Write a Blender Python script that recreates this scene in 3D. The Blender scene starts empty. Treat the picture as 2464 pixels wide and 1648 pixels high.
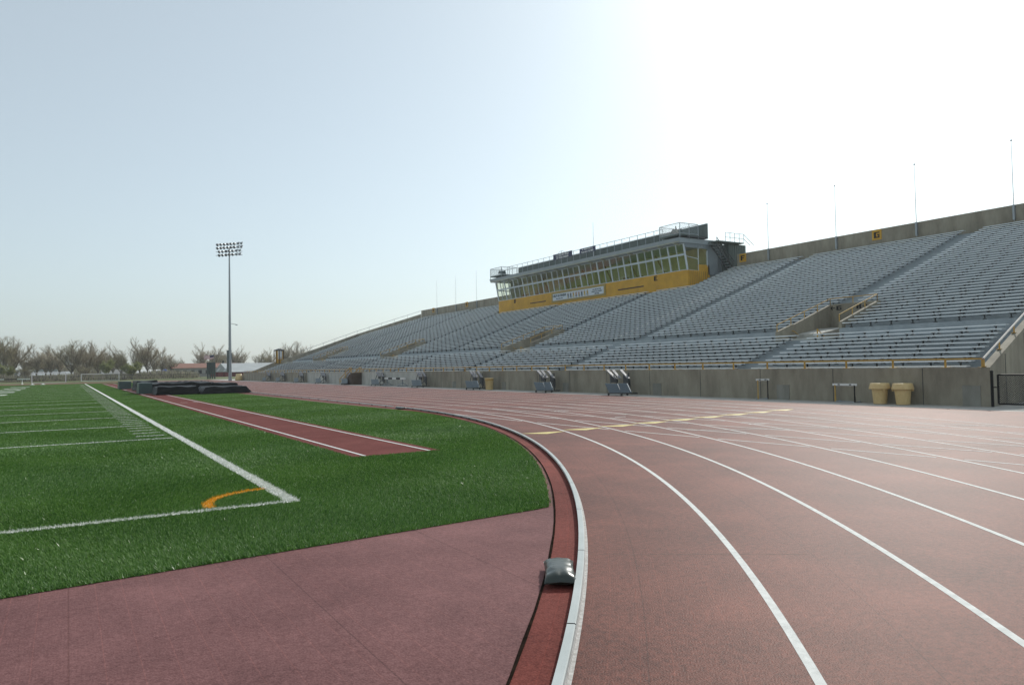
import bpy, math, random
import numpy as np
from mathutils import Vector, Matrix
random.seed(7); rng=np.random.default_rng(11)
S=bpy.context.scene
COL=S.collection
R=math.radians
# ------------------------------------------------------------------ helpers
class MB:
    def __init__(s): s.v=[]; s.f=[]; s.m=[]
    def add(s,vs,fs,mi=0):
        o=len(s.v); s.v+= [tuple(v) for v in vs]; s.f+=[tuple(i+o for i in f) for f in fs]; s.m+=[mi]*len(fs)
    def box(s,x0,x1,y0,y1,z0,z1,mi=0):
        s.add([(x0,y0,z0),(x1,y0,z0),(x1,y1,z0),(x0,y1,z0),(x0,y0,z1),(x1,y0,z1),(x1,y1,z1),(x0,y1,z1)],
              [(0,3,2,1),(4,5,6,7),(0,1,5,4),(1,2,6,5),(2,3,7,6),(3,0,4,7)],mi)
    def hexa(s,b,t,mi=0):   # 4 bottom, 4 top points
        s.add(list(b)+list(t),[(0,3,2,1),(4,5,6,7),(0,1,5,4),(1,2,6,5),(2,3,7,6),(3,0,4,7)],mi)
    def bar(s,a,b,w,h=None,mi=0,up=(0,0,1)):
        h=h or w; a=Vector(a); b=Vector(b); d=(b-a)
        if d.length<1e-6: return
        d.normalize(); u=Vector(up)
        if abs(d.dot(u))>.98: u=Vector((1,0,0))
        r=d.cross(u).normalized(); u=r.cross(d).normalized()
        P=[]
        for c in (a,b):
            for i,j in ((-1,-1),(1,-1),(1,1),(-1,1)): P.append(c+r*(i*w/2)+u*(j*h/2))
        s.add(P,[(3,2,1,0),(4,5,6,7),(0,1,5,4),(1,2,6,5),(2,3,7,6),(3,0,4,7)],mi)
    def tube(s,a,b,r0,r1=None,n=8,mi=0,cap=True):
        r1=r0 if r1 is None else r1
        a=Vector(a); b=Vector(b); d=(b-a)
        if d.length<1e-6: return
        d.normalize(); u=Vector((0,0,1)) if abs(d.z)<.95 else Vector((1,0,0))
        r=d.cross(u).normalized(); u=r.cross(d)
        P=[]
        for c,rr in ((a,r0),(b,r1)):
            for i in range(n):
                t=2*math.pi*i/n; P.append(c+r*(math.cos(t)*rr)+u*(math.sin(t)*rr))
        F=[(i,(i+1)%n,n+(i+1)%n,n+i) for i in range(n)]
        if cap: F+=[tuple(range(n-1,-1,-1)),tuple(range(n,2*n))]
        s.add(P,F,mi)
    def lathe(s,prof,c=(0,0,0),n=24,mi=0,sq=1.0):
        P=[]; F=[]
        for (r,z) in prof:
            for i in range(n):
                t=2*math.pi*i/n; P.append((c[0]+math.cos(t)*r,c[1]+math.sin(t)*r*sq,c[2]+z))
        for k in range(len(prof)-1):
            for i in range(n): F.append((k*n+i,k*n+(i+1)%n,(k+1)*n+(i+1)%n,(k+1)*n+i))
        s.add(P,F,mi)
    def poly(s,pts,z=None,mi=0):
        pts=[(p[0],p[1],z if z is not None else p[2]) for p in pts]; s.add(pts,[tuple(range(len(pts)))],mi)
    def strip(s,L,Rr,mi=0):
        n=len(L); s.add(list(L)+list(Rr),[(i,i+1,n+i+1,n+i) for i in range(n-1)],mi)
    def build(s,name,mats,parent=None,smooth=False):
        me=bpy.data.meshes.new(name); me.from_pydata(s.v,[],s.f)
        if not isinstance(mats,(list,tuple)): mats=[mats]
        for m in mats: me.materials.append(m)
        if len(mats)>1: me.polygons.foreach_set('material_index',s.m)
        if smooth: me.polygons.foreach_set('use_smooth',[True]*len(me.polygons))
        me.update()
        o=bpy.data.objects.new(name,me); COL.objects.link(o)
        if parent: o.parent=parent
        return o
def tag(o,label=None,cat=None,group=None,kind=None):
    if label: o['label']=label
    if cat: o['category']=cat
    if group: o['group']=group
    if kind: o['kind']=kind
    return o
def empty(name,loc=(0,0,0),label=None,cat=None,group=None,rz=0):
    o=bpy.data.objects.new(name,None); COL.objects.link(o); o.location=loc; o.rotation_euler=(0,0,rz); o.empty_display_size=.2
    tag(o,label,cat,group); return o
def copy_tree(o,parent=None):
    c=o.copy(); COL.objects.link(c); c.parent=parent
    for ch in list(o.children): copy_tree(ch,c)
    return c
# ------------------------------------------------------------------ materials
def mat(name,col,rough=.6,metal=0,noise=0,scale=5,col2=None,bump=0,bscale=None,spec=.5,stretch=None,detail=4,coat=0,mid=(.35,.65)):
    m=bpy.data.materials.new(name); m.use_nodes=True; nt=m.node_tree; b=nt.nodes['Principled BSDF']
    b.inputs['Base Color'].default_value=(*col,1); b.inputs['Roughness'].default_value=rough; b.inputs['Metallic'].default_value=metal
    b.inputs['Specular IOR Level'].default_value=spec
    if coat: b.inputs['Coat Weight'].default_value=coat
    if col2 or bump:
        tc=nt.nodes.new('ShaderNodeTexCoord'); mp=nt.nodes.new('ShaderNodeMapping'); nt.links.new(tc.outputs['Object'],mp.inputs[0])
        if stretch: mp.inputs['Scale'].default_value=stretch
    if col2:
        n=nt.nodes.new('ShaderNodeTexNoise'); n.inputs['Scale'].default_value=scale; n.inputs['Detail'].default_value=detail; n.inputs['Roughness'].default_value=.65
        nt.links.new(mp.outputs[0],n.inputs['Vector'])
        r=nt.nodes.new('ShaderNodeValToRGB'); r.color_ramp.elements[0].position=mid[0]; r.color_ramp.elements[1].position=mid[1]
        r.color_ramp.elements[0].color=(*col,1); r.color_ramp.elements[1].color=(*col2,1)
        nt.links.new(n.outputs[0],r.inputs[0]); nt.links.new(r.outputs[0],b.inputs['Base Color'])
    if bump:
        n2=nt.nodes.new('ShaderNodeTexNoise'); n2.inputs['Scale'].default_value=bscale or scale; n2.inputs['Detail'].default_value=5
        nt.links.new(mp.outputs[0],n2.inputs['Vector'])
        bp=nt.nodes.new('ShaderNodeBump'); bp.inputs['Strength'].default_value=min(1,bump); bp.inputs['Distance'].default_value=.02
        nt.links.new(n2.outputs[0],bp.inputs['Height']); nt.links.new(bp.outputs[0],b.inputs['Normal'])
    return m
def track_mat(name,c1,c2,rough=.55,spec=.5,ring=True,grain=1.0):
    """rubber granule surface: fine speckle, broad weathering, seams that follow the laid strips"""
    m=bpy.data.materials.new(name); m.use_nodes=True; nt=m.node_tree; b=nt.nodes['Principled BSDF']; N=nt.nodes.new; L=nt.links.new
    b.inputs['Roughness'].default_value=rough; b.inputs['Specular IOR Level'].default_value=spec
    g=N('ShaderNodeNewGeometry')
    fine=N('ShaderNodeTexNoise'); fine.inputs['Scale'].default_value=95; fine.inputs['Detail'].default_value=3; L(g.outputs['Position'],fine.inputs['Vector'])
    med=N('ShaderNodeTexNoise'); med.inputs['Scale'].default_value=24; med.inputs['Detail'].default_value=5; L(g.outputs['Position'],med.inputs['Vector'])
    big=N('ShaderNodeTexNoise'); big.inputs['Scale'].default_value=.55; big.inputs['Detail'].default_value=6; big.inputs['Roughness'].default_value=.6; L(g.outputs['Position'],big.inputs['Vector'])
    a=N('ShaderNodeMath'); a.operation='MULTIPLY'; a.inputs[1].default_value=.5; L(fine.outputs[0],a.inputs[0])
    a1=N('ShaderNodeMath'); a1.operation='MULTIPLY_ADD'; a1.inputs[1].default_value=.25*grain; L(med.outputs[0],a1.inputs[0]); L(a.outputs[0],a1.inputs[2])
    a2=N('ShaderNodeMath'); a2.operation='MULTIPLY_ADD'; a2.inputs[1].default_value=.45; L(big.outputs[0],a2.inputs[0]); L(a1.outputs[0],a2.inputs[2])
    rp=N('ShaderNodeValToRGB'); rp.color_ramp.elements[0].position=.46+.075*(grain-1); rp.color_ramp.elements[1].position=.73+.15*(grain-1)
    rp.color_ramp.elements[0].color=(*c1,1); rp.color_ramp.elements[1].color=(*c2,1); L(a2.outputs[0],rp.inputs[0])
    last=rp.outputs[0]
    # seams: distance from the bend centre (rings) or straight strips, thin lines
    if ring:
        sub=N('ShaderNodeVectorMath'); sub.operation='SUBTRACT'; sub.inputs[1].default_value=(-23.007,24.249,0); L(g.outputs['Position'],sub.inputs[0])
        mul=N('ShaderNodeVectorMath'); mul.operation='MULTIPLY'; mul.inputs[1].default_value=(1,1,0); L(sub.outputs[0],mul.inputs[0])
        ln=N('ShaderNodeVectorMath'); ln.operation='LENGTH'; L(mul.outputs[0],ln.inputs[0]); rad=ln.outputs['Value']
    else:
        sp=N('ShaderNodeSeparateXYZ'); L(g.outputs['Position'],sp.inputs[0]); rad=sp.outputs[0]
    def lines(period,width):
        d=N('ShaderNodeMath'); d.operation='DIVIDE'; d.inputs[1].default_value=period; L(rad,d.inputs[0])
        fr=N('ShaderNodeMath'); fr.operation='FRACT'; L(d.outputs[0],fr.inputs[0])
        lt=N('ShaderNodeMath'); lt.operation='LESS_THAN'; lt.inputs[1].default_value=width/period; L(fr.outputs[0],lt.inputs[0]); return lt.outputs[0]
    mx=N('ShaderNodeMixRGB'); mx.blend_type='MULTIPLY'; mx.inputs[2].default_value=(1.45,1.30,1.20,1)
    s=N('ShaderNodeMath'); s.operation='MULTIPLY'; s.inputs[1].default_value=.5; L(lines(.1525,.0045),s.inputs[0]); L(s.outputs[0],mx.inputs[0]); L(last,mx.inputs[1]); last=mx.outputs[0]
    dk=N('ShaderNodeMixRGB'); dk.blend_type='MULTIPLY'; dk.inputs[2].default_value=(.55,.55,.55,1)
    s2=N('ShaderNodeMath'); s2.operation='MULTIPLY'; s2.inputs[1].default_value=.7; L(lines(1.28,.008),s2.inputs[0]); L(s2.outputs[0],dk.inputs[0]); L(last,dk.inputs[1]); last=dk.outputs[0]
    # broad weathered bands and dusty stains
    wt=N('ShaderNodeTexNoise'); wt.inputs['Scale'].default_value=2.2; wt.inputs['Detail'].default_value=8; wt.inputs['Roughness'].default_value=.7; wt.inputs['Distortion'].default_value=.6; L(g.outputs['Position'],wt.inputs['Vector'])
    wr=N('ShaderNodeValToRGB'); wr.color_ramp.elements[0].position=.35; wr.color_ramp.elements[1].position=.68; wr.color_ramp.elements[0].color=(.90,.90,.91,1); wr.color_ramp.elements[1].color=(1.08,1.07,1.07,1); L(wt.outputs[0],wr.inputs[0])
    wm=N('ShaderNodeMixRGB'); wm.blend_type='MULTIPLY'; wm.inputs[0].default_value=1; L(last,wm.inputs[1]); L(wr.outputs[0],wm.inputs[2]); last=wm.outputs[0]
    # fine paver ribs
    rb=N('ShaderNodeMath'); rb.operation='MULTIPLY'; rb.inputs[1].default_value=2*math.pi/.0145; L(rad,rb.inputs[0])
    sn=N('ShaderNodeMath'); sn.operation='SINE'; L(rb.outputs[0],sn.inputs[0])
    hsum=N('ShaderNodeMath'); hsum.operation='MULTIPLY_ADD'; hsum.inputs[1].default_value=.018*grain if False else .015; L(sn.outputs[0],hsum.inputs[0]); L(fine.outputs[0],hsum.inputs[2])
    bp=N('ShaderNodeBump'); bp.inputs['Strength'].default_value=.55; bp.inputs['Distance'].default_value=.006; L(hsum.outputs[0],bp.inputs['Height']); L(bp.outputs[0],b.inputs['Normal'])
    L(last,b.inputs['Base Color'])
    return m
M={}
M['track']=track_mat('track_rubber',(.078,.029,.022),(.242,.086,.062),rough=.57,spec=.13,grain=1.6)
M['inner']=track_mat('track_rubber_inner',(.12,.026,.020),(.26,.070,.055),rough=.8,spec=.10)
M['pad']=track_mat('pad_rubber',(.125,.054,.053),(.25,.121,.117),rough=.8,spec=.14,ring=False)
M['runway']=track_mat('runway_rubber',(.125,.041,.037),(.205,.075,.067),rough=.9,spec=.03,ring=False)
M['turf']=mat('turf_sheet',(.036,.085,.016),1,col2=(.080,.145,.034),scale=3.0,bump=.9,bscale=45,spec=.0,detail=9,mid=(.3,.7))
M['line']=mat('line_paint',(.60,.605,.58),.75,col2=(.76,.76,.73),scale=14,spec=.2)
M['yline']=mat('yellow_line_paint',(.62,.50,.15),.6,col2=(.72,.60,.22),scale=30)
M['oline']=mat('orange_line_paint',(.62,.30,.01),.6)
M['grass']=mat('field_grass',(.075,.105,.028),.9,col2=(.15,.155,.06),scale=.35,bump=.6,bscale=8)
M['conc']=mat('concrete',(.205,.18,.135),.85,col2=(.35,.315,.24),scale=1.3,bump=.3,bscale=30,detail=9,stretch=(1,1,.35))
M['concl']=mat('pale_concrete',(.36,.35,.31),.85,col2=(.56,.55,.50),scale=1.4,bump=.3,bscale=30,detail=9,stretch=(1,1,.35))
M['apron']=mat('apron_concrete',(.36,.345,.31),.8,col2=(.50,.48,.44),scale=2,bump=.2,bscale=40,detail=8)
M['tread']=mat('stand_concrete',(.28,.315,.335),.75,col2=(.375,.41,.425),scale=2.2,bump=.2,bscale=20,detail=8)
M['alu']=mat('bench_aluminium',(.76,.80,.82),.32,metal=.1,col2=(.86,.89,.90),scale=.9,spec=.5)
M['iron']=mat('bracket_iron',(.055,.06,.06),.6)
M['yel']=mat('yellow_paint',(.66,.35,.016),.55,col2=(.52,.27,.012),scale=1.2,detail=7)
M['yelrail']=mat('yellow_rail_paint',(.44,.25,.035),.4,col2=(.56,.34,.07),scale=6)
M['blk']=mat('black_paint',(.012,.012,.012),.6,spec=.2)
M['joint']=mat('joint_dark',(.010,.008,.007),1,spec=0,col2=(.03,.02,.015),scale=9)
M['gw']=mat('white_frame',(.55,.60,.62),.5)
M['gwall']=mat('grey_cladding',(.20,.235,.25),.5,col2=(.26,.29,.30),scale=1)
M['roofg']=mat('grey_fascia',(.30,.345,.365),.5,col2=(.36,.40,.42),scale=1)
M['soffit']=mat('soffit_metal',(.50,.50,.38),.45,col2=(.36,.36,.27),scale=.6)
M['windscreen']=mat('windscreen_panel',(.085,.115,.105),.55,col2=(.12,.15,.14),scale=.8)
M['dark']=mat('dark_metal',(.03,.035,.035),.5)
M['steel']=mat('galvanised_steel',(.33,.36,.38),.45,metal=.6)
M['polew']=mat('pale_pole',(.55,.56,.57),.4)
M['white']=mat('white_paint',(.75,.75,.72),.4)
M['rail']=mat('kerb_aluminium',(.40,.44,.43),.5,metal=0,col2=(.47,.505,.50),scale=4)
M['railside']=mat('kerb_side',(.36,.34,.32),.8,col2=(.58,.56,.54),scale=30)
M['can']=mat('tan_plastic',(.76,.56,.27),.45,col2=(.67,.485,.22),scale=7,spec=.4)
M['tarp']=mat('black_tarp',(.005,.006,.006),.45,bump=1,bscale=4,spec=.12)
M['tarpg']=mat('green_vinyl',(.035,.065,.062),.42,bump=.3,bscale=9)
M['bag']=mat('black_vinyl',(.028,.038,.030),.30,bump=.25,bscale=14,spec=.65)
M['slat']=mat('ribbed_aluminium',(.12,.155,.18),.4,metal=.4,spec=.5)
M['bright']=mat('bright_aluminium',(.24,.25,.275),.5,metal=.1)
M['brown']=mat('brown_steps',(.07,.045,.03),.7)
M['twig']=mat('twigs',(.46,.385,.28),.9,col2=(.58,.49,.37),scale=2)
M['twigg']=mat('budding_twigs',(.36,.33,.19),.9,col2=(.46,.42,.25),scale=2)
M['lime']=mat('spring_leaves',(.27,.33,.07),.8,col2=(.36,.38,.13),scale=3)
M['ever']=mat('evergreen_needles',(.02,.04,.02),.9,col2=(.04,.06,.03),scale=3)
M['bark']=mat('bark',(.17,.145,.115),.9)
M['brickroof']=mat('brown_shingle',(.20,.085,.055),.8,col2=(.26,.12,.08),scale=1.5)
M['brick']=mat('brick_brown',(.11,.075,.06),.85,col2=(.15,.10,.08),scale=1)
M['roofwhite']=mat('pale_metal_roof',(.36,.38,.38),.6,col2=(.44,.46,.455),scale=.5)
M['wallgrey']=mat('pale_siding',(.34,.33,.30),.8,col2=(.42,.40,.37),scale=.8)
M['red']=mat('maroon_wall',(.16,.02,.025),.7)
M['win']=mat('dark_window',(.03,.035,.04),.15)
M['purple']=mat('purple_plastic',(.07,.05,.28),.4)
M['blue']=mat('blue_plastic',(.05,.12,.40),.4)
M['navy']=mat('navy_board',(.02,.028,.085),.5)
M['banner']=mat('banner_white',(.62,.66,.70),.6)
M['bframe']=mat('banner_mustard',(.36,.26,.07),.6)
M['interior']=mat('room_wall',(.85,.76,.42),.8,col2=(.66,.60,.34),scale=.7)
M['flagr']=mat('flag_cloth',(.60,.35,.36),.7)
M['cageg']=mat('cage_green',(.02,.05,.04),.6)
M['skin']=mat('print_tan',(.42,.24,.16),.7)
M['printd']=mat('print_dark',(.06,.09,.10),.7)
M['printy']=mat('print_yellow',(.5,.36,.06),.7)
def glassmat():
    m=bpy.data.materials.new('window_glass'); m.use_nodes=True; nt=m.node_tree; nt.nodes.clear(); N=nt.nodes.new; L=nt.links.new
    o=N('ShaderNodeOutputMaterial'); t=N('ShaderNodeBsdfTransparent'); t.inputs[0].default_value=(.86,.88,.74,1); g=N('ShaderNodeBsdfGlossy'); g.inputs['Roughness'].default_value=.03
    g.inputs[0].default_value=(.85,.9,.8,1)
    fr=N('ShaderNodeFresnel'); fr.inputs[0].default_value=1.5
    mt=N('ShaderNodeMath'); mt.operation='MULTIPLY_ADD'; mt.inputs[1].default_value=.22; mt.inputs[2].default_value=.0; mt.use_clamp=True
    L(fr.outputs[0],mt.inputs[0]); mx=N('ShaderNodeMixShader'); L(mt.outputs[0],mx.inputs[0]); L(t.outputs[0],mx.inputs[1]); L(g.outputs[0],mx.inputs[2]); L(mx.outputs[0],o.inputs[0]); return m
M['glass']=glassmat()
def wire_net(mb,p0,p1,z0,z1,step,w,mi=0):
    """diamond wire mesh between two ground points"""
    p0=Vector((p0[0],p0[1],0)); p1=Vector((p1[0],p1[1],0)); Lh=(p1-p0).length; d=(p1-p0)/Lh; H=z1-z0
    n=Vector((-d.y,d.x,0))
    t=-H
    while t<Lh:
        for sgn in (1,-1):
            a,b=t,t+H
            za,zb=(z0,z1) if sgn>0 else (z1,z0)
            a2,b2=max(a,0),min(b,Lh)
            if b2<=a2: continue
            fa=(a2-a)/H; fb=(b2-a)/H
            A=p0+d*a2+Vector((0,0,za+(zb-za)*fa))+n*.002*sgn; B=p0+d*b2+Vector((0,0,za+(zb-za)*fb))+n*.002*sgn
            mb.bar(A,B,w,w)
        t+=step
# ------------------------------------------------------------------ camera, light, sky
f,pitch,roll,yaw,h=1764.516,.03167003,-.0186992,.5450035,1.4076272
cy,sy=math.cos(yaw),math.sin(yaw); cp,sp_=math.cos(pitch),math.sin(pitch)
F=Vector((sy*cp,cy*cp,sp_)); Rt=Vector((cy,-sy,0)); U=Rt.cross(F)
R2=Rt*math.cos(roll)+U*math.sin(roll); U2=-Rt*math.sin(roll)+U*math.cos(roll)
cam=bpy.data.cameras.new('camera'); co=bpy.data.objects.new('camera',cam); COL.objects.link(co)
mw=Matrix.Identity(4)
for i in range(3): mw[i][0]=R2[i]; mw[i][1]=U2[i]; mw[i][2]=-F[i]
mw[0][3],mw[1][3],mw[2][3]=0,0,h
co.matrix_world=mw; cam.sensor_width=36; cam.lens=f/2464*36; cam.clip_end=4000; cam.clip_start=.05
S.camera=co
SUN_AZ,SUN_EL=R(61),R(35)      # azimuth from +Y towards +X
W=bpy.data.worlds.new('World'); S.world=W; W.use_nodes=True; nt=W.node_tree
bg=nt.nodes['Background']; sky=nt.nodes.new('ShaderNodeTexSky'); sky.sky_type='NISHITA'; sky.sun_disc=False
sky.sun_elevation=SUN_EL; sky.sun_rotation=SUN_AZ; sky.air_density=1.0; sky.dust_density=1.3; sky.ozone_density=2.5
hs=nt.nodes.new('ShaderNodeHueSaturation'); hs.inputs['Saturation'].default_value=.60; nt.links.new(sky.outputs[0],hs.inputs['Color']); tn=nt.nodes.new('ShaderNodeMixRGB'); tn.blend_type='MULTIPLY'; tn.inputs[0].default_value=1; tn.inputs[2].default_value=(.90,.98,.965,1); nt.links.new(hs.outputs[0],tn.inputs[1]); vm=nt.nodes.new('ShaderNodeMixRGB'); vm.inputs[0].default_value=.36; vm.inputs[2].default_value=(4.9,5.5,5.6,1); nt.links.new(tn.outputs[0],vm.inputs[1]); nt.links.new(vm.outputs[0],bg.inputs[0]); bg.inputs[1].default_value=.142
sl=bpy.data.lights.new('sun','SUN'); sl.energy=3.0; sl.angle=R(.53); sl.color=(1,.955,.88); so=bpy.data.objects.new('sun',sl); COL.objects.link(so)
sd=Vector((math.sin(SUN_AZ)*math.cos(SUN_EL),math.cos(SUN_AZ)*math.cos(SUN_EL),math.sin(SUN_EL)))
so.rotation_euler=sd.to_track_quat('Z','Y').to_euler(); so.location=(0,0,60)
S.view_settings.view_transform='Standard'; S.view_settings.look='None'; S.view_settings.exposure=0; S.view_settings.gamma=1
S.render.engine='CYCLES'
# ------------------------------------------------------------------ ground sheets
CX,CY,RR,LW=-23.007,24.249,32.933,1.0877
Y1=120.0
mb=MB()
ys=[-900,-60,40,120,133,136,139,145,180,260,500,1500]; zs=[-.06,-.06,-.06,-.06,-.06,.12,.28,.34,.34,.6,1.0,1.5]
xs=[-1600,-400,-120,-50,0,50,120,400,1600]
V=[];
for y,z in zip(ys,zs):
    for x in xs: V.append((x,y,z))
nx=len(xs); Fc=[(j*nx+i,j*nx+i+1,(j+1)*nx+i+1,(j+1)*nx+i) for j in range(len(ys)-1) for i in range(nx-1)]
mb.add(V,Fc); tag(mb.build('ground',M['grass']),kind='structure')
XR=20.62                                    # outer edge of the red surface
mb=MB(); mb.poly([(-80,-45),(XR+.15,-45),(XR+.10,10),(XR-.02,22),(XR-.1,40),(XR-.3,134),(-80,134)],0)
tag(mb.build('running_track',M['track']),kind='structure')
mb=MB(); mb.poly([(XR-.9,-45),(46,-45),(46,135),(XR-.9,135)],-.004)
tag(mb.build('pavement',M['apron']),kind='structure')
def arc(r,a0,a1,n,z=0): return [(CX+r*math.cos(a0+(a1-a0)*i/n),CY+r*math.sin(a0+(a1-a0)*i/n),z) for i in range(n+1)]
RG=32.675                                    # rubber joint
# inner strip between joint and kerb
mb=MB()
L_=arc(RG,-math.pi*.75,0,120,.004)+[(CX+RG,Y1,.004)]; R_=arc(RR-.02,-math.pi*.75,0,120,.003)+[(CX+RR-.02,Y1,.003)]
mb.strip(L_,R_); tag(mb.build('track_edge',M['inner']),kind='structure')
mb=MB(); L_=arc(RG-.014,-math.pi*.75,-.03,160,.008); R_=arc(RG+.004,-math.pi*.75,-.03,160,.008)
for i,(a,b) in enumerate(zip(L_,R_)):
    w=.006*math.sin(i*2.3)*math.sin(i*.7); L_[i]=(a[0]-w,a[1],a[2])
mb.strip(L_,R_); tag(mb.build('track_joint',M['joint']),kind='structure')
# pad inside the bend, next to the turf
def turf_y(x): return 5.69+.090*x+(0 if x<2.4 else .0)
turf_corner=(4.10,6.07)
mb=MB(); a_c=math.atan2(6.07-CY,4.10-CX)
pts=arc(RG-.014,-math.pi*.75,a_c,90)
mb.poly([p for p in pts]+[(x,turf_y(x)+.1) for x in np.linspace(4.1,-60,12)],.004)
tag(mb.build('rubber_pad',M['pad']),kind='structure')
# turf
RT=32.615
edge=arc(RT,a_c,math.atan2(21.8-CY,RT),40)
mb=MB(); TP=[(x,turf_y(x)) for x in np.linspace(-60,3.9,14)]+[(p[0],p[1]) for p in edge]+[(9.42,24.2),(9.25,30),(9.12,45),(9.12,121.3),(-60,121.3)]
mb.poly(TP,.008); tag(mb.build('field_turf',M['turf']),kind='structure')
mb=MB(); mb.box(3.85,5.36,11.24,112,.010,.016); tag(mb.build('jump_runway',M['runway']),kind='structure')
mb=MB()
for x in (4.05,5.18): mb.poly([(x-.025,11.26),(x+.025,11.26),(x+.025,111),(x-.025,111)],.020)
mb.poly([(4.36,36.2),(4.62,36.0),(4.64,36.08),(4.38,36.28)],.020); mb.poly([(4.95,36.9),(5.06,36.0),(5.10,36.0),(4.99,36.9)],.020)
tag(mb.build('runway_lines',M['line']),kind='structure')
# field lines
xs_,yg,yd=2.045,17.13,.9144
rects=[(xs_-.075,xs_+.075,yg-10*yd-.10,yg+110*yd+.1),(-48,xs_-.075,yg-10*yd-.10,yg-10*yd)]
for k in range(0,101,5): rects.append((-48,xs_-.12 if k in(0,100) else 1.82,yg+k*yd-.05,yg+k*yd+.05))
rects.append((-48,xs_-.075,yg+110*yd,yg+110*yd+.1))
for k in range(1,100):
    if k%5: rects.append((1.27,1.84,yg+k*yd-.045,yg+k*yd+.045))
mb=MB()
for r in rects: mb.poly([(r[0],r[2]),(r[1],r[2]),(r[1],r[3]),(r[0],r[3])],.014)
BIT={'A':["01110","11011","11111","11011","11011"],'B':["11110","11011","11110","11011","11110"],'D':["11110","11011","11001","11011","11110"],
'E':["11111","11000","11110","11000","11111"],'F':["11111","11000","11110","11000","11000"],'G':["11111","11000","11011","11001","11111"],'H':["11011","11011","11111","11011","11011"],
'0':["11111","11011","11011","11011","11111"],'1':["01100","11100","01100","01100","11110"],'2':["11111","00011","11111","11000","11111"],'3':["11111","00011","01111","00011","11111"],'4':["11011","11011","11111","00011","00011"],'5':["11111","11000","11111","00011","11111"]}
def bitglyph(mb,ch,o,du,dv,nrm,th=.02,mi=0):
    """blocky glyph; o = lower-left corner, du/dv = full width/height vectors"""
    o=Vector(o); du=Vector(du); dv=Vector(dv); n=Vector(nrm)*th
    rows=BIT[ch]
    for r,row in enumerate(rows):
        c=0
        while c<5:
            if row[c]=='1':
                e=c
                while e<5 and row[e]=='1': e+=1
                a=o+du*(c/5)+dv*((4-r)/5); b=o+du*(e/5)+dv*((4-r)/5); t=dv/5
                mb.hexa([a,b,b+t,a+t],[a+n,b+n,b+t+n,a+t+n],mi); c=e
            else: c+=1
for k,(num) in zip((10,20,30,40,50,60,70,80,90),('10','20','30','40','50','40','30','20','10')):
    yc=yg+k*yd
    for j,ch in enumerate(num):
        y0=yc+(1.35 if j==0 else -.25)
        bitglyph(mb,ch,(-5.5,y0,.011),(0,-1.1,0),(1.8,0,0),(0,0,1),.003)
tag(mb.build('field_lines',M['line']),kind='structure')
arcp=[(2.0,8.97),(1.85,8.94),(1.70,8.88),(1.56,8.80),(1.43,8.68),(1.33,8.53),(1.27,8.36),(1.24,8.18),(1.24,8.08)]
def ribbon(pts,w,z):
    Lf=[];Rf=[]
    for i,p in enumerate(pts):
        a=pts[max(0,i-1)]; b=pts[min(len(pts)-1,i+1)]; d=Vector((b[0]-a[0],b[1]-a[1])); d.normalize(); n=Vector((-d.y,d.x))*w/2
        Lf.append((p[0]+n.x,p[1]+n.y,z)); Rf.append((p[0]-n.x,p[1]-n.y,z))
    return Lf,Rf
mb=MB(); mb.strip(*ribbon(arcp,.10,.014)); tag(mb.build('corner_arc',M['oline']),kind='structure')
# lane lines
mb=MB()
for k in range(1,10):
    r=RR+LW*k; c=arc(r,-math.pi*.8,0,200)+[(CX+r,Y1,0)]+[(CX+r*math.cos(a),Y1+r*math.sin(a),0) for a in np.linspace(.02,math.pi*.8,60)]
    mb.strip(*ribbon([(p[0],p[1]) for p in c],.05,.0015))

drift_y=[-30,4.75,5.6,7.6,10,12.6,16,30]; drift_d=[1.6,.74,.68,.47,.30,.10,0,0]
for k in range(0,9):
    seg=[]
    for y in np.arange(24.0 if k<9 else 16,-14,-.06):
        x=9.86+1.10*k+float(np.interp(y-.5*k*.9,drift_y,drift_d)); rr=math.hypot(x-CX,y-CY); q=(rr-RR)/LW
        near=abs(q-round(q))*LW<.085 and round(q)>=1
        if rr<RR+.05 or q>9.05: near=True
        if near:
            if len(seg)>3: mb.strip(*ribbon(seg,.052,.0024))
            seg=[]
        else: seg.append((x,y))
    if len(seg)>3: mb.strip(*ribbon(seg,.052,.0024))
mb.strip(*ribbon([(9.98,23.5),(11.5,24.0),(14.28,24.63),(17,24.95),(19.6,25.06)],.05,.0033))
mb.strip(*ribbon([(11.0,11.2),(12.04,10.51),(14.2,9.1),(16.34,7.75)],.035,.0033))
for (x,y,a,l) in ((13.0,11.3,.3,.5),(15.6,6.6,.5,.35),(12.35,15.2,.4,.3),(12.6,18.4,.35,.45)):
    mb.poly([(x,y),(x+l*math.cos(a),y-l*math.sin(a)),(x+l*math.cos(a)+.05,y-l*math.sin(a)+.07),(x+.05,y+.07)],.0033)
tag(mb.build('lane_lines',M['line']),kind='structure')
mb=MB()
for k in range(9):
    ox,oy=8.06+1.115*k,12.91+.15*k
    mb.poly([(ox-.05,oy+.02),(ox+.33,oy-.40),(ox+.98,oy-.15),(ox+.60,oy-.05)],.0042)
tag(mb.build('lane_marks',M['yline']),kind='structure')
# scuffs / tyre marks
mb=MB()
for s in range(4):
    pts=[(11.6+.22*s+.55*t+.12*math.sin(t*3+s),5.9+.35*s*.4-.6*t+.5*t*t*.3) for t in np.linspace(-3,.8,26)]
    mb.strip(*ribbon(pts,.010,.0052))
tag(mb.build('tyre_scuffs',M['apron']),kind='structure')
# leaf-thin seams across the track
mb=MB()
for (a,b) in (((3.1,4.55),(4.6,3.5)),((5.9,7.6),(7.6,6.6))): mb.strip(*ribbon([a,b],.006,.0008))
tag(mb.build('track_seams',M['brown']),kind='structure')
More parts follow.
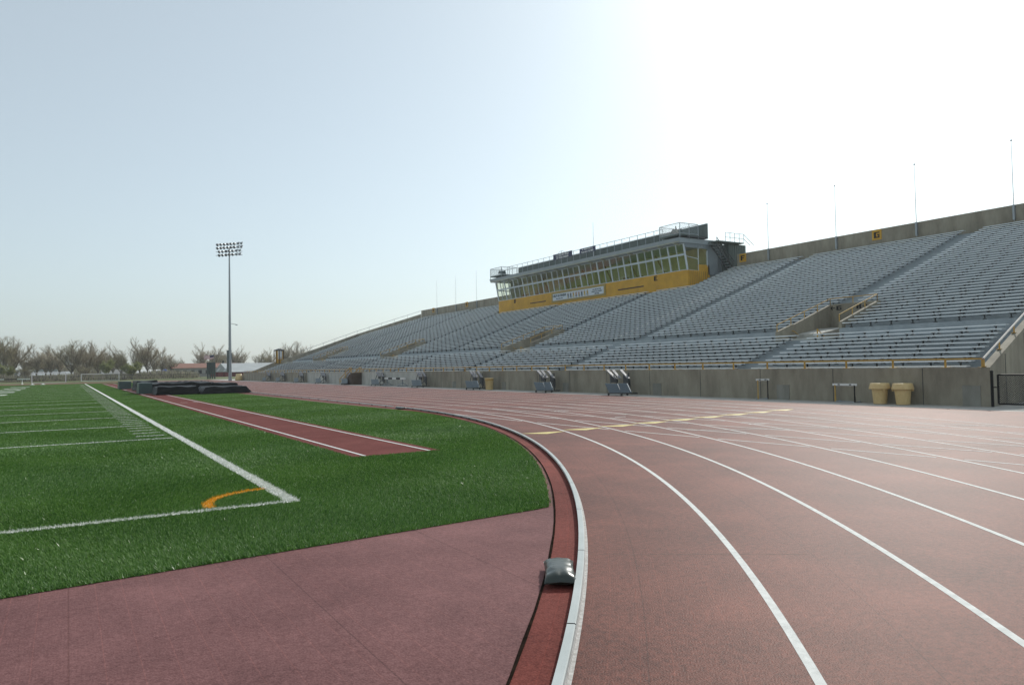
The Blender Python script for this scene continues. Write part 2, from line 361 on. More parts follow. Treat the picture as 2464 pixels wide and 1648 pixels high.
# ------------------------------------------------------------------ aluminium kerb rail
def kerb():
    e=empty('kerb_rail',(CX,CY,0),'pale aluminium kerb rail curving along the inside of lane one','kerb')
    prof=[(-.058,.058),(.012,.058),(.016,.052),(.016,.030)]
    mbt=MB(); segs=[-math.pi*.62+i*(math.pi*.62)/42 for i in range(43)]
    gap=.00022
    for i in range(42):
        a0,a1=segs[i]+gap,segs[i+1]-gap; n=6; ang=[a0+(a1-a0)*j/n for j in range(n+1)]
        ring=lambda r,z:[((RR+r)*math.cos(a),(RR+r)*math.sin(a),z) for a in ang]
        mbt.strip(ring(-.056,.060),ring(-.016,.060)); mbt.strip(ring(-.016,.060),ring(-.010,.055)); mbt.strip(ring(-.010,.055),ring(-.010,.028))
        mbt.strip(ring(-.056,.034),ring(-.056,.060)); mbt.strip(ring(-.014,.028),ring(-.050,.034))
    yy=0.3
    while yy<Y1-CY:
        y2=min(yy+2.8,Y1-CY); y0=yy+.006
        x0,x1=RR-.056,RR-.010; mbt.box(x0,x1,y0,y2,.030,.060); yy=y2
    mbt.build('rail_top',M['rail'],e)
    ms=MB()
    for i in range(0,85):
        a=-math.pi*.62+i*(math.pi*.62)/84
        c,s=math.cos(a),math.sin(a)
        P=lambda r,t,z:(r*c-t*s,r*s+t*c,z)
        for w0,w1,t,z0,z1 in ((RR-.050,RR-.016,.02,.0,.034),):
            ms.hexa([P(w0,-t,z0),P(w1,-t,z0),P(w1,t,z0),P(w0,t,z0)],[P(w0,-t,z1),P(w1,-t,z1),P(w1,t,z1),P(w0,t,z1)])
    yy=1.0
    while yy<Y1-CY: ms.box(RR-.05,RR-.016,yy,yy+.04,0,.031); yy+=1.4
    ms.build('rail_foot',M['brown'],e)['kind']='stuff'
    mo=MB(); ang=[-math.pi*.62+i*(math.pi*.62)/250 for i in range(251)]
    mo.strip([((RR-.004)*math.cos(a),(RR-.004)*math.sin(a),.004) for a in ang],[((RR-.011)*math.cos(a),(RR-.011)*math.sin(a),.030) for a in ang])
    mo.build('rail_skirt',M['railside'],e)
    ml=MB(); ml.strip([((RR-.005)*math.cos(a),(RR-.005)*math.sin(a),.0055) for a in ang],[((RR+.014)*math.cos(a),(RR+.014)*math.sin(a),.0055) for a in ang]); ml.box(RR-.004,RR+.014,0,Y1-CY,.004,.0055); ml.build('edge_line',M['railside'],e)
kerb()
# ------------------------------------------------------------------ turf blades (near the camera)
def blades():
    N=900000
    # sample in polar around camera with density falling with distance
    th=rng.uniform(R(-6),R(43),N); rmin,rmax=5.2,80
    u=rng.random(N); r=rmin*(rmax/rmin)**u
    x=r*np.sin(th); y=r*np.cos(th)
    rc=np.hypot(x-CX,y-CY)
    ok=(y>5.69+.090*x+rng.normal(0,.012,N))&((rc<RT+rng.normal(0,.012,N))|(y>24.249))&~((x>3.86)&(x<5.35)&(y>11.25))&(x<9.1)
    x=x[ok];y=y[ok];r=r[ok];n=len(x)
    idx=np.zeros(n,int)
    jx=x+rng.normal(0,.010,n); jy=y+rng.normal(0,.010,n)
    for (a,b,c,d) in rects: idx[(jx>a)&(jx<b)&(jy>c)&(jy<d)]=1
    # orange arc
    ap=np.array(arcp); dm=np.full(n,9.)
    for i in range(len(ap)-1):
        a=ap[i];ab=ap[i+1]-a;t=np.clip(((jx-a[0])*ab[0]+(jy-a[1])*ab[1])/(ab@ab),0,1); dm=np.minimum(dm,np.hypot(jx-a[0]-ab[0]*t,jy-a[1]-ab[1]*t))
    idx[(dm<.055)&(idx==0)]=2
    g=rng.random(n); pt=.5+.25*np.sin(x*2.1+1.3*np.sin(y*1.7))+.25*np.sin(y*2.6+1.1*np.sin(x*3.1)+x); idx[(idx==0)&(g<.15+.40*pt)]=3; idx[(idx==0)&(g>.975-.04*(1-pt))]=4
    hgt=rng.uniform(.016,.034,n)*np.clip(13/r,.12,1); wid=.0016+r*.00040
    ang=rng.uniform(0,2*np.pi,n); lean=rng.normal(0,.012,(n,2))
    # wind-laid nap direction in broad patches
    lean[:,0]+=.010*np.sin(x*1.3+y*.7); lean[:,1]+=.010*np.cos(y*1.1-x*.5)
    v=np.zeros((n,3,3)); dx=np.cos(ang)*wid; dy=np.sin(ang)*wid
    v[:,0]=np.stack([x-dx,y-dy,np.full(n,.009)],1); v[:,1]=np.stack([x+dx,y+dy,np.full(n,.009)],1); v[:,2]=np.stack([x+lean[:,0],y+lean[:,1],.009+hgt],1)
    me=bpy.data.meshes.new('turf_grass'); me.vertices.add(n*3); me.vertices.foreach_set('co',v.reshape(-1).astype(np.float32))
    me.loops.add(n*3); me.loops.foreach_set('vertex_index',np.arange(n*3,dtype=np.int32))
    me.polygons.add(n); me.polygons.foreach_set('loop_start',np.arange(0,n*3,3,dtype=np.int32)); me.polygons.foreach_set('loop_total',np.full(n,3,dtype=np.int32))
    def bl(nm,c,rough=.45,spec=.5):
        m=mat(nm,c,rough,spec=spec); b=m.node_tree.nodes['Principled BSDF']
        tr=m.node_tree.nodes.new('ShaderNodeBsdfTranslucent'); tr.inputs[0].default_value=(c[0]*1.3,c[1]*1.3,c[2]*1.1,1)
        mx=m.node_tree.nodes.new('ShaderNodeMixShader'); mx.inputs[0].default_value=.22
        o=m.node_tree.nodes['Material Output']; m.node_tree.links.new(b.outputs[0],mx.inputs[1]); m.node_tree.links.new(tr.outputs[0],mx.inputs[2]); m.node_tree.links.new(mx.outputs[0],o.inputs[0]); return m
    for m in (bl('blade_green',(.118,.235,.052),.6,.25),bl('blade_white',(.58,.60,.57)),bl('blade_orange',(.70,.34,.015)),bl('blade_dark',(.052,.130,.026),.6,.25),bl('blade_pale',(.26,.38,.17),.35,.5)): me.materials.append(m)
    me.polygons.foreach_set('material_index',idx.astype(np.int32)); me.update(calc_edges=True)
    o=bpy.data.objects.new('turf_grass',me); COL.objects.link(o)
    tag(o,'short green artificial grass blades of the near field','grass',kind='stuff')
blades()
# ------------------------------------------------------------------ sandbag by the kerb
def pillow(name,loc,rz,sx,sy,sz,label):
    n=22; mb=MB(); V=[];Fq=[]
    def P(u,v,top):
        e=(1-abs(u)**2.6)*(1-abs(v)**2.6); e=max(e,0)**.42
        pin=1-.10*(1-abs(u*v))*(abs(u)**3+abs(v)**3)/1.0
        z=sz*.5*e*(1 if top else -.62)+sz*.34+ (.010*math.sin(u*9+v*3)*e*(1-e) if top else 0)+.008*math.sin(v*14)*abs(u)**2*(1 if top else 0)
        return (u*sx*.5*pin,v*sy*.5*pin,max(z,.004))
    for top in (1,0):
        o=len(V)
        for i in range(n+1):
            for j in range(n+1): V.append(P(-1+2*i/n,-1+2*j/n,top))
        for i in range(n):
            for j in range(n):
                q=(o+i*(n+1)+j,o+(i+1)*(n+1)+j,o+(i+1)*(n+1)+j+1,o+i*(n+1)+j+1); Fq.append(q if top else q[::-1])
    mb.add(V,Fq); o=mb.build(name,M['bag'],smooth=True); o.location=loc; o.rotation_euler=(0,0,rz); tag(o,label,'sandbag'); return o
pillow('sandbag',(2.77,4.02,.004),R(-33),.205,.50,.125,'shiny black pillow-shaped sandbag lying inside the kerb rail in front')
pillow('sandbag',(9.70,23.4,.004),R(5),.22,.5,.10,'small dark sandbag against the far stretch of kerb rail')
# ------------------------------------------------------------------ grandstand
lowc=[-.0111,-.0041,.0021,.0081,.0138,.0197,.0252,.0304,.0355,.0405]
xl=[22.45+.42*j for j in range(10)]; zl=[h+c*x for c,x in zip(lowc,xl)]
upc=[.0556]
for k in range(35): upc.append(upc[-1]+(.0047*(1-k/18)+.0031*(k/18) if k<18 else .0031+(.0023-.0031)*(k-18)/17))
sc=(.1655-.0556)/(upc[-1]-.0556); upc=[.0556+(c-.0556)*sc for c in upc]
xu=[27.9+.42*k for k in range(36)]; zu=[h+c*x for c,x in zip(upc,xu)]
BH=.225
def y_near(x): return 10.93+.17*(x-22.18)
def y_far_up(x): return float(np.interp(x,[27,37.7,43],[107.4,106.4,95.9]))
Y_FAR_LOW=108.0
stand=empty('grandstand',(22.18,60,0),'long concrete grandstand with rows of aluminium benches along the straight','grandstand')
stand.location=(0,0,0)
VOM=[20.55,44.8,68.9,92.6]; VW=1.27; VX0,VX1=26.75,30.72
# front wall
mb=MB(); mb.box(22.18,22.36,10.93,113.4,-.05,1.11)
mb.box(22.18,22.36,113.4,114.6,-.05,.75)
mb.build('front_wall',M['conc'],stand)
mb=MB(); mb.box(22.165,22.18,49.4,79.3,0,1.085)
mb.build('wall_panel',M['concl'],stand)['label']='pale whitewashed stretch of front wall'
for y in np.arange(12.6,112,3.05):
    mb=MB(); mb.box(22.172,22.18,y-.008,y+.008,0,1.1); mb.build('wall_joint',M['dark'],stand)
hm=mat('hatch_grey',(.20,.195,.165),.85,col2=(.29,.28,.24),scale=2,stretch=(1,1,.4))
for y0,y1,z1 in ((10.96,11.45,.58),(17.42,17.96,.52),(24.07,24.6,.50),(31.0,31.5,.45),(37.4,37.8,.45),(43.9,44.4,.42)):
    mb=MB(); mb.box(22.16,22.178,y0,y1,.0,z1); mb.box(22.155,22.178,y0-.015,y1+.015,z1,z1+.015); mb.build('wall_hatch',hm,stand)
# treads
mb=MB()
def vom_cut(y0,y1,x):
    """split y interval by stair openings when the row lies over one"""
    segs=[(y0,y1)]
    if VX0-.1<x<VX1-.05:
        for c in VOM:
            ns=[]
            for a,b in segs:
                if c+VW<a or c-VW>b: ns.append((a,b)); continue
                if c-VW>a: ns.append((a,c-VW))
                if c+VW<b: ns.append((c+VW,b))
            segs=ns
    return segs
rows=[]
for j in range(10): rows.append((xl[j],zl[j],'low',j))
for k in range(36): rows.append((xu[k],zu[k],'up',k))
mb=MB()
for i,(x,z,s,k) in enumerate(rows):
    zt=z-BH; x0=x-.04; x1=(rows[i+1][0]-.04) if i<len(rows)-1 else 43.1
    if s=='low' and k==9: x1=xu[0]-.04
    if i==0: x0=22.36
    yn=y_near(x)+.02; yf=Y_FAR_LOW if s=='low' else y_far_up(x)
    zb=zt-.6 if i else -.2
    for a,b in vom_cut(yn,yf,x+.2): mb.box(x0,x1,a,b,zb,zt)
# walkway extension under the last low row
mb.build('concrete_terrace',M['tread'],stand)
# back wall
for a_,b_,c_ in ((14.4,38.2,9.46),(67.5,95.9,9.50)):
    mb=MB(); mb.box(43.1,43.5,a_,b_,0,c_); mb.build('back_wall',M['conc'],stand)
mb=MB(); mb.box(43.5,43.9,14,96,0,8.4); mb.build('rear_wall',M['conc'],stand)
# near end wall (sloping)
def slope_wall(p0,p1,z0,z1,th,name,m,cap=None,nrm=None):
    a=Vector((*p0,0)); b=Vector((*p1,0)); d=(b-a).normalized(); n=Vector((d.y,-d.x,0))*th
    mbw=MB(); mbw.hexa([a,b,b+n,a+n],[a+Vector((0,0,z0)),b+Vector((0,0,z1)),b+n+Vector((0,0,z1)),a+n+Vector((0,0,z0))])
    return mbw.build(name,m,stand)
zE=lambda x:1.11+.352*(x-22.18)
slope_wall((22.18,y_near(22.18)),(43.1,y_near(43.1)),1.11,zE(43.1),.22,'end_wall',M['conc'])
mb=MB()
for x in np.arange(23.6,43,1.9):
    y=y_near(x)-.232; mb.hexa([(x-.01,y,0),(x+.01,y,0),(x+.01,y+.012,0),(x-.01,y+.012,0)],[(x-.01,y,zE(x)-.12),(x+.01,y,zE(x)-.12),(x+.01,y+.012,zE(x)-.12),(x-.01,y+.012,zE(x)-.12)]); mb.build('end_wall_joint',M['dark'],stand); mb=MB()

# far end walls
mb=MB()
pl=[(22.18,113.4,.75),(26.2,111.5,2.55),(29.1,107.6,3.66),(37.4,106.6,6.62),(43.1,95.95,9.0)]
for a,b in zip(pl[:-1],pl[1:]):
    mb.hexa([(a[0],a[1],0),(b[0],b[1],0),(b[0],b[1]+.3,0),(a[0],a[1]+.3,0)],[(a[0],a[1],a[2]),(b[0],b[1],b[2]),(b[0],b[1]+.3,b[2]),(a[0],a[1]+.3,a[2])])
mb.build('end_wall',M['conc'],stand)
# benches ----------------------------------------------------------
AISLE_L=[(19.35,20.2),(31.6,32.6),(42.9,43.8),(55.3,56.2),(67.2,68.1),(79.5,80.4),(91.2,92.1)]
AISLE_U=[(20.62,21.62),(31.25,32.15),(43.6-1.2,43.45),(55.0,55.9),(66.3,67.2),(79.0,79.9),(90.4,91.3)]
def segs_for(x,s,k):
    yn=y_near(x)+.48; yf=(Y_FAR_LOW-3.5-.0*k) if s=='low' else y_far_up(x)-2.6
    cuts=list(AISLE_L if s=='low' else AISLE_U)
    if s=='up' and k<=6: cuts+= [(c-VW-.12,c+VW+.12) for c in VOM]
    if s=='up' and k>=27: cuts.append((38.3,67.9))
    if s=='low' and k==9: pass
    cuts.sort(); out=[]; a=yn
    for c0,c1 in cuts:
        if c0>a+.3: out.append((a,c0))
        a=max(a,c1)
    if yf>a+.3: out.append((a,yf))
    return [q for q in out if q[1]-q[0]>.8]
bench_list=[]
for x,z,s,k in rows:
    for a,b in segs_for(x,s,k):
        d=math.hypot(x,a) ; bench_list.append((math.hypot(x,(a if a>10 else 10)),x,z,s,k,a,b))
bench_list.sort(key=lambda t:t[0])
def bench_geo(mbp,mbi,x,z,s,k,a,b):
    for q in (0,1): mbp.box(x-.01+.118*q,x+.10+.118*q,a,b,z-.02,z)
    mbp.box(x-.013,x-.0105,a,b,z-.036,z-.001)
    zt=z-BH if not (s=='up' and k==0) else z-BH
    y=a+.35
    n=max(1,round((b-a-.7)/.92)); st=(b-a-.7)/n if n else 1
    for i in range(n+1):
        yy=a+.35+i*st
        mbi.box(x+.02,x+.20,yy-.020,yy+.020,z-.045,z-.0205)
        mbi.hexa([(x+.05,yy-.012,zt),(x+.12,yy-.012,zt),(x+.12,yy+.012,zt),(x+.05,yy+.012,zt)],[(x+.05,yy-.012,z-.045),(x+.12,yy-.012,z-.045),(x+.12,yy+.012,z-.045),(x+.05,yy+.012,z-.045)])
        mbi.hexa([(x+.02,yy-.065,zt),(x+.18,yy-.065,zt),(x+.18,yy+.065,zt),(x+.02,yy+.065,zt)],[(x+.03,yy-.022,zt+.04),(x+.15,yy-.022,zt+.04),(x+.15,yy+.022,zt+.04),(x+.03,yy+.022,zt+.04)])
        mbi.hexa([(x+.0,yy-.014,z-.07),(x+.02,yy-.014,z-.07),(x+.02,yy+.014,z-.07),(x+.0,yy+.014,z-.07)],[(x+.0,yy-.05,z-.037),(x+.02,yy-.05,z-.037),(x+.02,yy+.05,z-.037),(x+.0,yy+.05,z-.037)])
BRK=None
for (d,x,z,s,k,a,b) in bench_list[:100]:
    p,i=MB(),MB(); bench_geo(p,i,x,z,s,k,a,b)
    bo=p.build('bench',M['alu'],stand); n_=max(1,round((b-a-.7)/.92)); st_=(b-a-.7)/n_
    for q_ in range(n_+1):
        if BRK is None:
            t1,t2=MB(),MB(); bench_geo(t1,t2,0,0,'low',1,-.35,.35+.001); t2.v=t2.v[:32]; t2.f=t2.f[:24]; t2.m=t2.m[:24]; k_=t2.build('bracket',M['iron'],bo); BRK=k_.data
        else: k_=bpy.data.objects.new('bracket',BRK); COL.objects.link(k_); k_.parent=bo
        k_.location=(x,a+.35+q_*st_,z)
p,i=MB(),MB()
for (d,x,z,s,k,a,b) in bench_list[100:]: bench_geo(p,i,x,z,s,k,a,b)
o=p.build('bench_rows',M['alu'],stand); o['kind']='stuff'; o['label']='farther rows of aluminium benches'
q=i.build('bracket',M['iron'],o)
# white row markers
mb=MB()
for x,z,s,k in rows:
    if s=='up' and k>30: continue
    mb.box(x-.022,x-.013,34.0,34.14,z-.07,z+.012)
mb.build('row_marker',M['white'],stand)
# stair openings
def vomitory(c,idx):
    x0,x1=VX0,VX1; y0,y1=c-VW,c+VW; mbv=MB()
    zc=lambda x:2.68+(x-26.95)*.352
    th=.14
    for yy in (y0,y1-th):
        xa=28.02 if yy==y0 else 26.95
        # low front part, then sloping top
        mbv.hexa([(xa,yy,.9),(x1,yy,.9),(x1,yy+th,.9),(xa,yy+th,.9)],[(xa,yy,3.02 if xa>28 else 2.62),(x1,yy,3.98),(x1,yy+th,3.98),(xa,yy+th,3.02 if xa>28 else 2.62)])
        if xa<28: mbv.hexa([(xa,yy,2.62),(28.02,yy,3.0),(28.02,yy+th,3.0),(xa,yy+th,2.62)],[(xa,yy,2.7),(28.02,yy,3.04),(28.02,yy+th,3.04),(xa,yy+th,2.7)])
    mbv.box(x1,x1+.16,y0,y1,1.6,4.0)
    o=mbv.build('stairwell_wall',M['conc'],stand)
    GY,GZ,HY=21.24,3.71,20.24
    ms=MB()
    for q in range(9): ms.box(27.2+q*.33,27.2+(q+1)*.33+.02,y0+th,y1-th,.3,2.36-q*.17)
    ms.build('stairwell_steps',M['concl'] if idx==0 else M['tread'],stand)
    ml_=MB(); ml_.hexa([(28.2,c-.15,1.5),(29.9,c-.15,1.5),(29.9,y1-th,1.5),(28.2,y1-th,1.5)],[(28.2,c-.15,2.58),(29.9,c-.15,2.86),(29.9,y1-th,2.86),(28.2,y1-th,2.58)])
    ml_.build('stairwell_landing',M['concl'],stand)
    md=MB(); md.box(x1-.012,x1,y0+.3,c+.25,2.3,3.08); md.build('stairwell_doorway',M['dark'],stand)
    mt=MB()
    X=x1-.006
    if idx==0:
        bitglyph(mt,'G',(X,GY+.135,GZ),(0,-.26,0),(0,0,.20),(-1,0,0),.006); bitglyph(mt,'H',(X,HY+.12,GZ),(0,-.24,0),(0,0,.20),(-1,0,0),.006)
        for yy,sg in ((GY+.42,1),(HY-.40,-1)):
            mt.bar((X-.003,yy,GZ+0.110),(X-.003,yy-.22*sg,GZ+0.110),.035,.006,up=(1,0,0)); mt.bar((X-.003,yy,GZ+0.110),(X-.003,yy-.09*sg,GZ+0.200),.035,.006,up=(1,0,0)); mt.bar((X-.003,yy,GZ+0.110),(X-.003,yy-.09*sg,GZ+0.020),.035,.006,up=(1,0,0))
        mt.build('lettering',M['blk'],stand)
    # railing is its own thing
    which=['nearest stairwell, marked G and H','second stairwell, below the press box','third stairwell, near the far end','farthest stairwell, by the yellow cage'][idx]
    rl=empty('stairwell_railing',(x1,c,3.98),'yellow pipe railing around the '+which,'railing','stairwell railings')
    mr=MB(); r=.02
    zt=.30
    T=lambda x,y,z:(x-x1,y-c,z-3.98)
    pa=[T(27.98,y0+.07,3.02),T(x1,y0+.07,3.98),T(x1+.08,y1-.07,3.98),T(26.98,y1-.07,2.70)]
    up=[(q[0],q[1],q[2]+zt) for q in pa]
    for q0,q1 in zip(up[:-1],up[1:]): mr.tube(q0,q1,r,n=6)
    mr.build('top_rail',M['yelrail'],rl)
    mp=MB()
    for seg,nn in (((0,1),3),((1,2),2),((2,3),4)):
        A=Vector(pa[seg[0]]); B=Vector(pa[seg[1]])
        for t in np.linspace(0,1,nn+1):
            q=A.lerp(B,t); mp.tube(q,(q.x,q.y,q.z+zt),r*1.1,n=6)
    mp.build('post',M['yelrail'],rl)
    mh=MB(); mh.tube(T(27.9,y1-.25,2.72),T(28.9,y1-.25,2.15),.018,n=6); mh.tube(T(27.9,y1-.25,2.72),T(27.9,y1-.14,2.74),.018,n=6)
    mh.tube(T(27.7,y0+.95,2.75),T(28.3,y0+.95,2.3),.018,n=6); mh.tube(T(27.7,y0+.95,2.75),T(27.7,y0+.95,2.3),.03,n=6)
    mh.build('handrail',M['yelrail'],rl)
for i_,c in enumerate(VOM): vomitory(c,i_)
# front railing
fr=empty('front_railing',(22.27,10.93,1.11),'long low yellow railing along the top of the front wall','railing')
mr=MB(); mr.bar((0,0,.25),(0,102.2,.25),.05,.045); mr.build('top_rail',M['yelrail'],fr)
y=0; n=0
posts=[0,1.03]+[1.03+1.62*i for i in range(1,62)]
for yy in posts:
    mp=MB(); mp.bar((0,yy,0),(0,yy,.23),.045,.045); mp.box(-.07,.07,yy-.09,yy+.09,0,.012,); o=mp.build('post',M['yelrail'],fr)
er=empty('end_railing',(22.2,10.85,1.11),'yellow pipe railing climbing the near end wall, its top glinting','railing')
mr=MB(); B=Vector((20.7,.17*20.7,.352*20.7)); mr.tube((.0,.02,.25),B+Vector((0,.02,.25)),.03,n=8); mr.build('top_rail',mat('worn_rail',(.55,.48,.42),.25,metal=.5),er)
for x in [.05]+[1.45*i for i in range(1,14)]:
    mp=MB(); b=Vector((x,.17*x+.02,.352*x)); mp.tube(b,b+Vector((0,0,.24)),.024,n=6); mp.box(b.x-.09,b.x+.09,b.y-.05,b.y+.05,b.z-.0,b.z+.02); mp.build('post',M['yelrail'],er)
# far-end railing on top of end wall
rr_=empty('far_end_railing',(43,95.95,9),'thin dark handrail along the sloping far end wall','railing')
mr=MB()
for a,b in zip(pl[2:-1],pl[3:]):
    A=Vector((a[0]-43,a[1]-95.95+.15,a[2]-9+.45)); B=Vector((b[0]-43,b[1]-95.95+.15,b[2]-9+.45)); mr.tube(A,B,.025,n=5)
mr.build('top_rail',M['steel'],rr_)
for a,b in zip(pl[2:-1],pl[3:]):
    for t in (0,.2,.4,.6,.8):
        q=Vector(a).lerp(Vector(b),t)-Vector((43,95.80,9)); mp=MB(); mp.tube(q,q+Vector((0,0,.45)),.02,n=5); mp.build('post',M['steel'],rr_)

# section signs
def section_sign(ch,y,x,z,s,label):
    e=empty('section_sign',(x,y,z),label,'sign','section letter signs')
    mb=MB(); mb.box(-.03,0,-s/2,s/2,-s/2,s/2); mb.build('panel',M['yel'],e)
    mb=MB(); bitglyph(mb,ch,(-.031,s*.30,-s*.30),(0,-s*.60,0),(0,0,s*.60),(-1,0,0),.008); mb.build('letter',M['blk'],e)
section_sign('G',27.02,43.1,h+.1787*43.1,.62,'yellow square sign with black letter G on the back wall')
section_sign('F',37.62,43.1,h+.1789*43.1,.62,'yellow square sign with black letter F beside the press box stairs')
section_sign('B',81.9,43.1,h+.1819*43.1,.62,'small yellow sign with letter B on the far back wall')
section_sign('A',91.8,43.1,h+.1818*43.1,.62,'small yellow sign with letter A at the far end of the back wall')
# flagpoles on back wall
for i_,(y,top,lab) in enumerate([(.4455,11.2,'tall bare flagpole at the right edge, rightmost on the back wall'),(.5667,11.2,'bare flagpole second from the right, right of the G sign'),(.6895,11.1,'bare flagpole third from the right, left of the G sign'),(.8152,11.0,'bare flagpole between the F sign and the G sign, nearest the F'),
      (1.832,11.3,'thin bare flagpole just left of the press box'),(1.963,11.3,'thin bare flagpole between the A and B signs, middle of three'),(2.095,11.3,'thin bare flagpole beside the A sign, leftmost')]):
    Y=y*43.2; e=empty('flagpole',(43.02,Y,8.6),lab,'flagpole','flagpoles along the back wall')
    mb=MB(); mb.tube((0,0,0),(0,0,top-8.6+ (1.65 if i_<4 else 1.9)),.024,.010,n=8); mb.build('pole',M['polew'],e)
    mb=MB(); mb.box(-.06,.07,-.05,.05,.05,.85); mb.build('bracket',M['steel'],e)
    if i_<4:
        mb=MB(); mb.lathe([(0.0,-.05),(.045,-.02),(.05,0),(.03,.04),(0,.05)],(0,0,top-8.6+1.7),n=10); mb.build('finial',M['steel'],e,True)
# ------------------------------------------------------------------ press box
PX=39.3; PY0,PY1=39.5,67.4
pb=empty('press_box',(PX,PY0,0),'long press box with mustard base wall and two bands of windows above the stands','press box')
pb.location=(0,0,0)
XB=43.9
mb=MB()
mb.box(PX,PX+.15,PY0,PY1,6.9,8.28); mb.box(PX+.15,XB,PY1-.15,PY1,6.9,8.28)
mb.build('base_wall',M['yel'],pb)
mb=MB(); # near side yellow: stepped
mb.box(PX+.15,40.43,PY0,PY0+.15,6.9,8.26); mb.box(40.43,41.55,PY0,PY0+.15,6.9,8.72)
mb.build('side_wall',M['yel'],pb)
mb=MB()
for x in np.arange(PX+.2,41.5,.2): mb.box(x,x+.02,PY0-.004,PY0,6.95,8.2)
mb.build('panel_seam',M['brown'],pb)
mb=MB()
mb.box(PX-.02,PX,46.9+5.9,46.9+8.0,7.52,7.64) if False else None
for y0,y1 in ((44.4,47.6),(58.4,61.2)): mb.box(PX-.012,PX,y0,y1,7.5,7.6)
mb.build('name_strip',M['brown'],pb)
# floor, back wall, ceiling
mb=MB(); mb.box(PX+.15,XB,PY0+.15,PY1-.15,7.9,8.0); mb.build('floor',M['wallgrey'],pb)
mb=MB(); mb.box(42.0,42.1,PY0+.15,PY1-.15,8.0,10.25)
for y in np.linspace(PY0+4,PY1-4.5,5): mb.box(41.2,42.0,y-.05,y+.05,8.0,10.2)
mb.build('inner_wall',M['interior'],pb)
mb=MB()
for q in range(16):
    y=PY0+2+q*1.6; mb.box(40.6+.3*math.sin(q*3),40.9+.3*math.sin(q*3),y,y+.35,8.0,8.55+.2*math.sin(q*5)); 
for q in range(6):
    y=PY0+4+q*3.3; mb.bar((41.1,y,8.0),(40.9,y+1.2,10.1),.09,.09)
mb.build('chair',mat('orange_chairs',(.34,.17,.03),.6),pb)
# window wall: leans outward
def wx(z): return PX-(z-8.28)/(10.2-8.28)*.36
mod=[2]*6+[3,3]+[2]*7
tot=sum(mod); unit=(PY1-PY0-.02)/(tot+.32*len(mod)/ .9*0+len(mod)*.12)
fr_=MB(); zb,zm0,zm1,zt=8.28,9.36,9.50,10.22
def mull(y,w):
    fr_.hexa([(wx(zb),y-w/2,zb),(wx(zb)+.08,y-w/2,zb),(wx(zb)+.08,y+w/2,zb),(wx(zb),y+w/2,zb)],[(wx(zt),y-w/2,zt),(wx(zt)+.08,y-w/2,zt),(wx(zt)+.08,y+w/2,zt),(wx(zt),y+w/2,zt)])
y=PY0+.06; mull(y,.12)
gl=[]
for m_ in mod:
    for q in range(m_):
        y2=y+unit; gl.append((y,y2)); y=y2
        if q<m_-1: mull(y,.055)
    y+=unit*.06; mull(y,.13); y+=unit*.06
for (z0,z1) in ((zb,zb+.05),(zm0,zm1),(zt-.05,zt)):
    fr_.hexa([(wx(z0)-.005,PY0,z0),(wx(z0)+.085,PY0,z0),(wx(z0)+.085,PY1,z0),(wx(z0)-.005,PY1,z0)],[(wx(z1)-.005,PY0,z1),(wx(z1)+.085,PY0,z1),(wx(z1)+.085,PY1,z1),(wx(z1)-.005,PY1,z1)])
wf=fr_.build('window_frame',M['gw'],pb)
for (a,b) in gl:
    for z0,z1 in ((zb+.04,zm0),(zm1,zt-.04)):
        g=MB(); g.add([(wx(z0)+.045,a,z0),(wx(z0)+.045,b,z0),(wx(z1)+.045,b,z1),(wx(z1)+.045,a,z1)],[(0,1,2,3)]); g.build('pane',M['glass'],wf)
# side windows near end
sf=MB(); Ys=PY0
for (xa,xb,za,zb2) in ((PX-.05,40.43,8.26,9.98),(40.43,41.3,8.72,9.9)):
    pass
sf.bar((PX,Ys+.04,8.26),(PX-.36,Ys+.04,10.2),.09,.09); sf.bar((40.43,Ys+.04,8.26),(40.43,Ys+.04,9.95),.06,.06); sf.bar((41.35,Ys+.04,8.6),(41.35,Ys+.04,9.8),.10,.06)
sf.bar((PX-.2,Ys+.04,9.30),(40.43,Ys+.04,9.14),.04,.04); sf.bar((PX,Ys+.04,8.28),(40.43,Ys+.04,8.24),.05,.05)
sf.build('side_window_frame',M['gw'],pb)
g=MB(); g.add([(PX,Ys+.05,8.28),(40.43,Ys+.05,8.26),(40.43,Ys+.05,9.95),(PX-.33,Ys+.05,10.0)],[(0,1,2,3)]); g.add([(40.46,Ys+.05,8.72),(41.3,Ys+.05,8.72),(41.3,Ys+.05,9.4),(40.9,Ys+.05,9.85),(40.46,Ys+.05,9.9)],[(0,1,2,3,4)])
g.build('side_window',M['glass'],pb)
# far side windows (see-through corner)
sf=MB()
for x in np.arange(PX,40.9,.72): sf.bar((x,PY1-.05,8.28),(x-.2,PY1-.05,10.2),.06,.06)
sf.box(40.75,XB,PY1-.14,PY1-.04,8.0,10.28); sf.bar((PX,PY1-.05,9.4),(40.75,PY1-.05,9.4),.08,.08); sf.build('side_window_frame',M['gw'],pb)
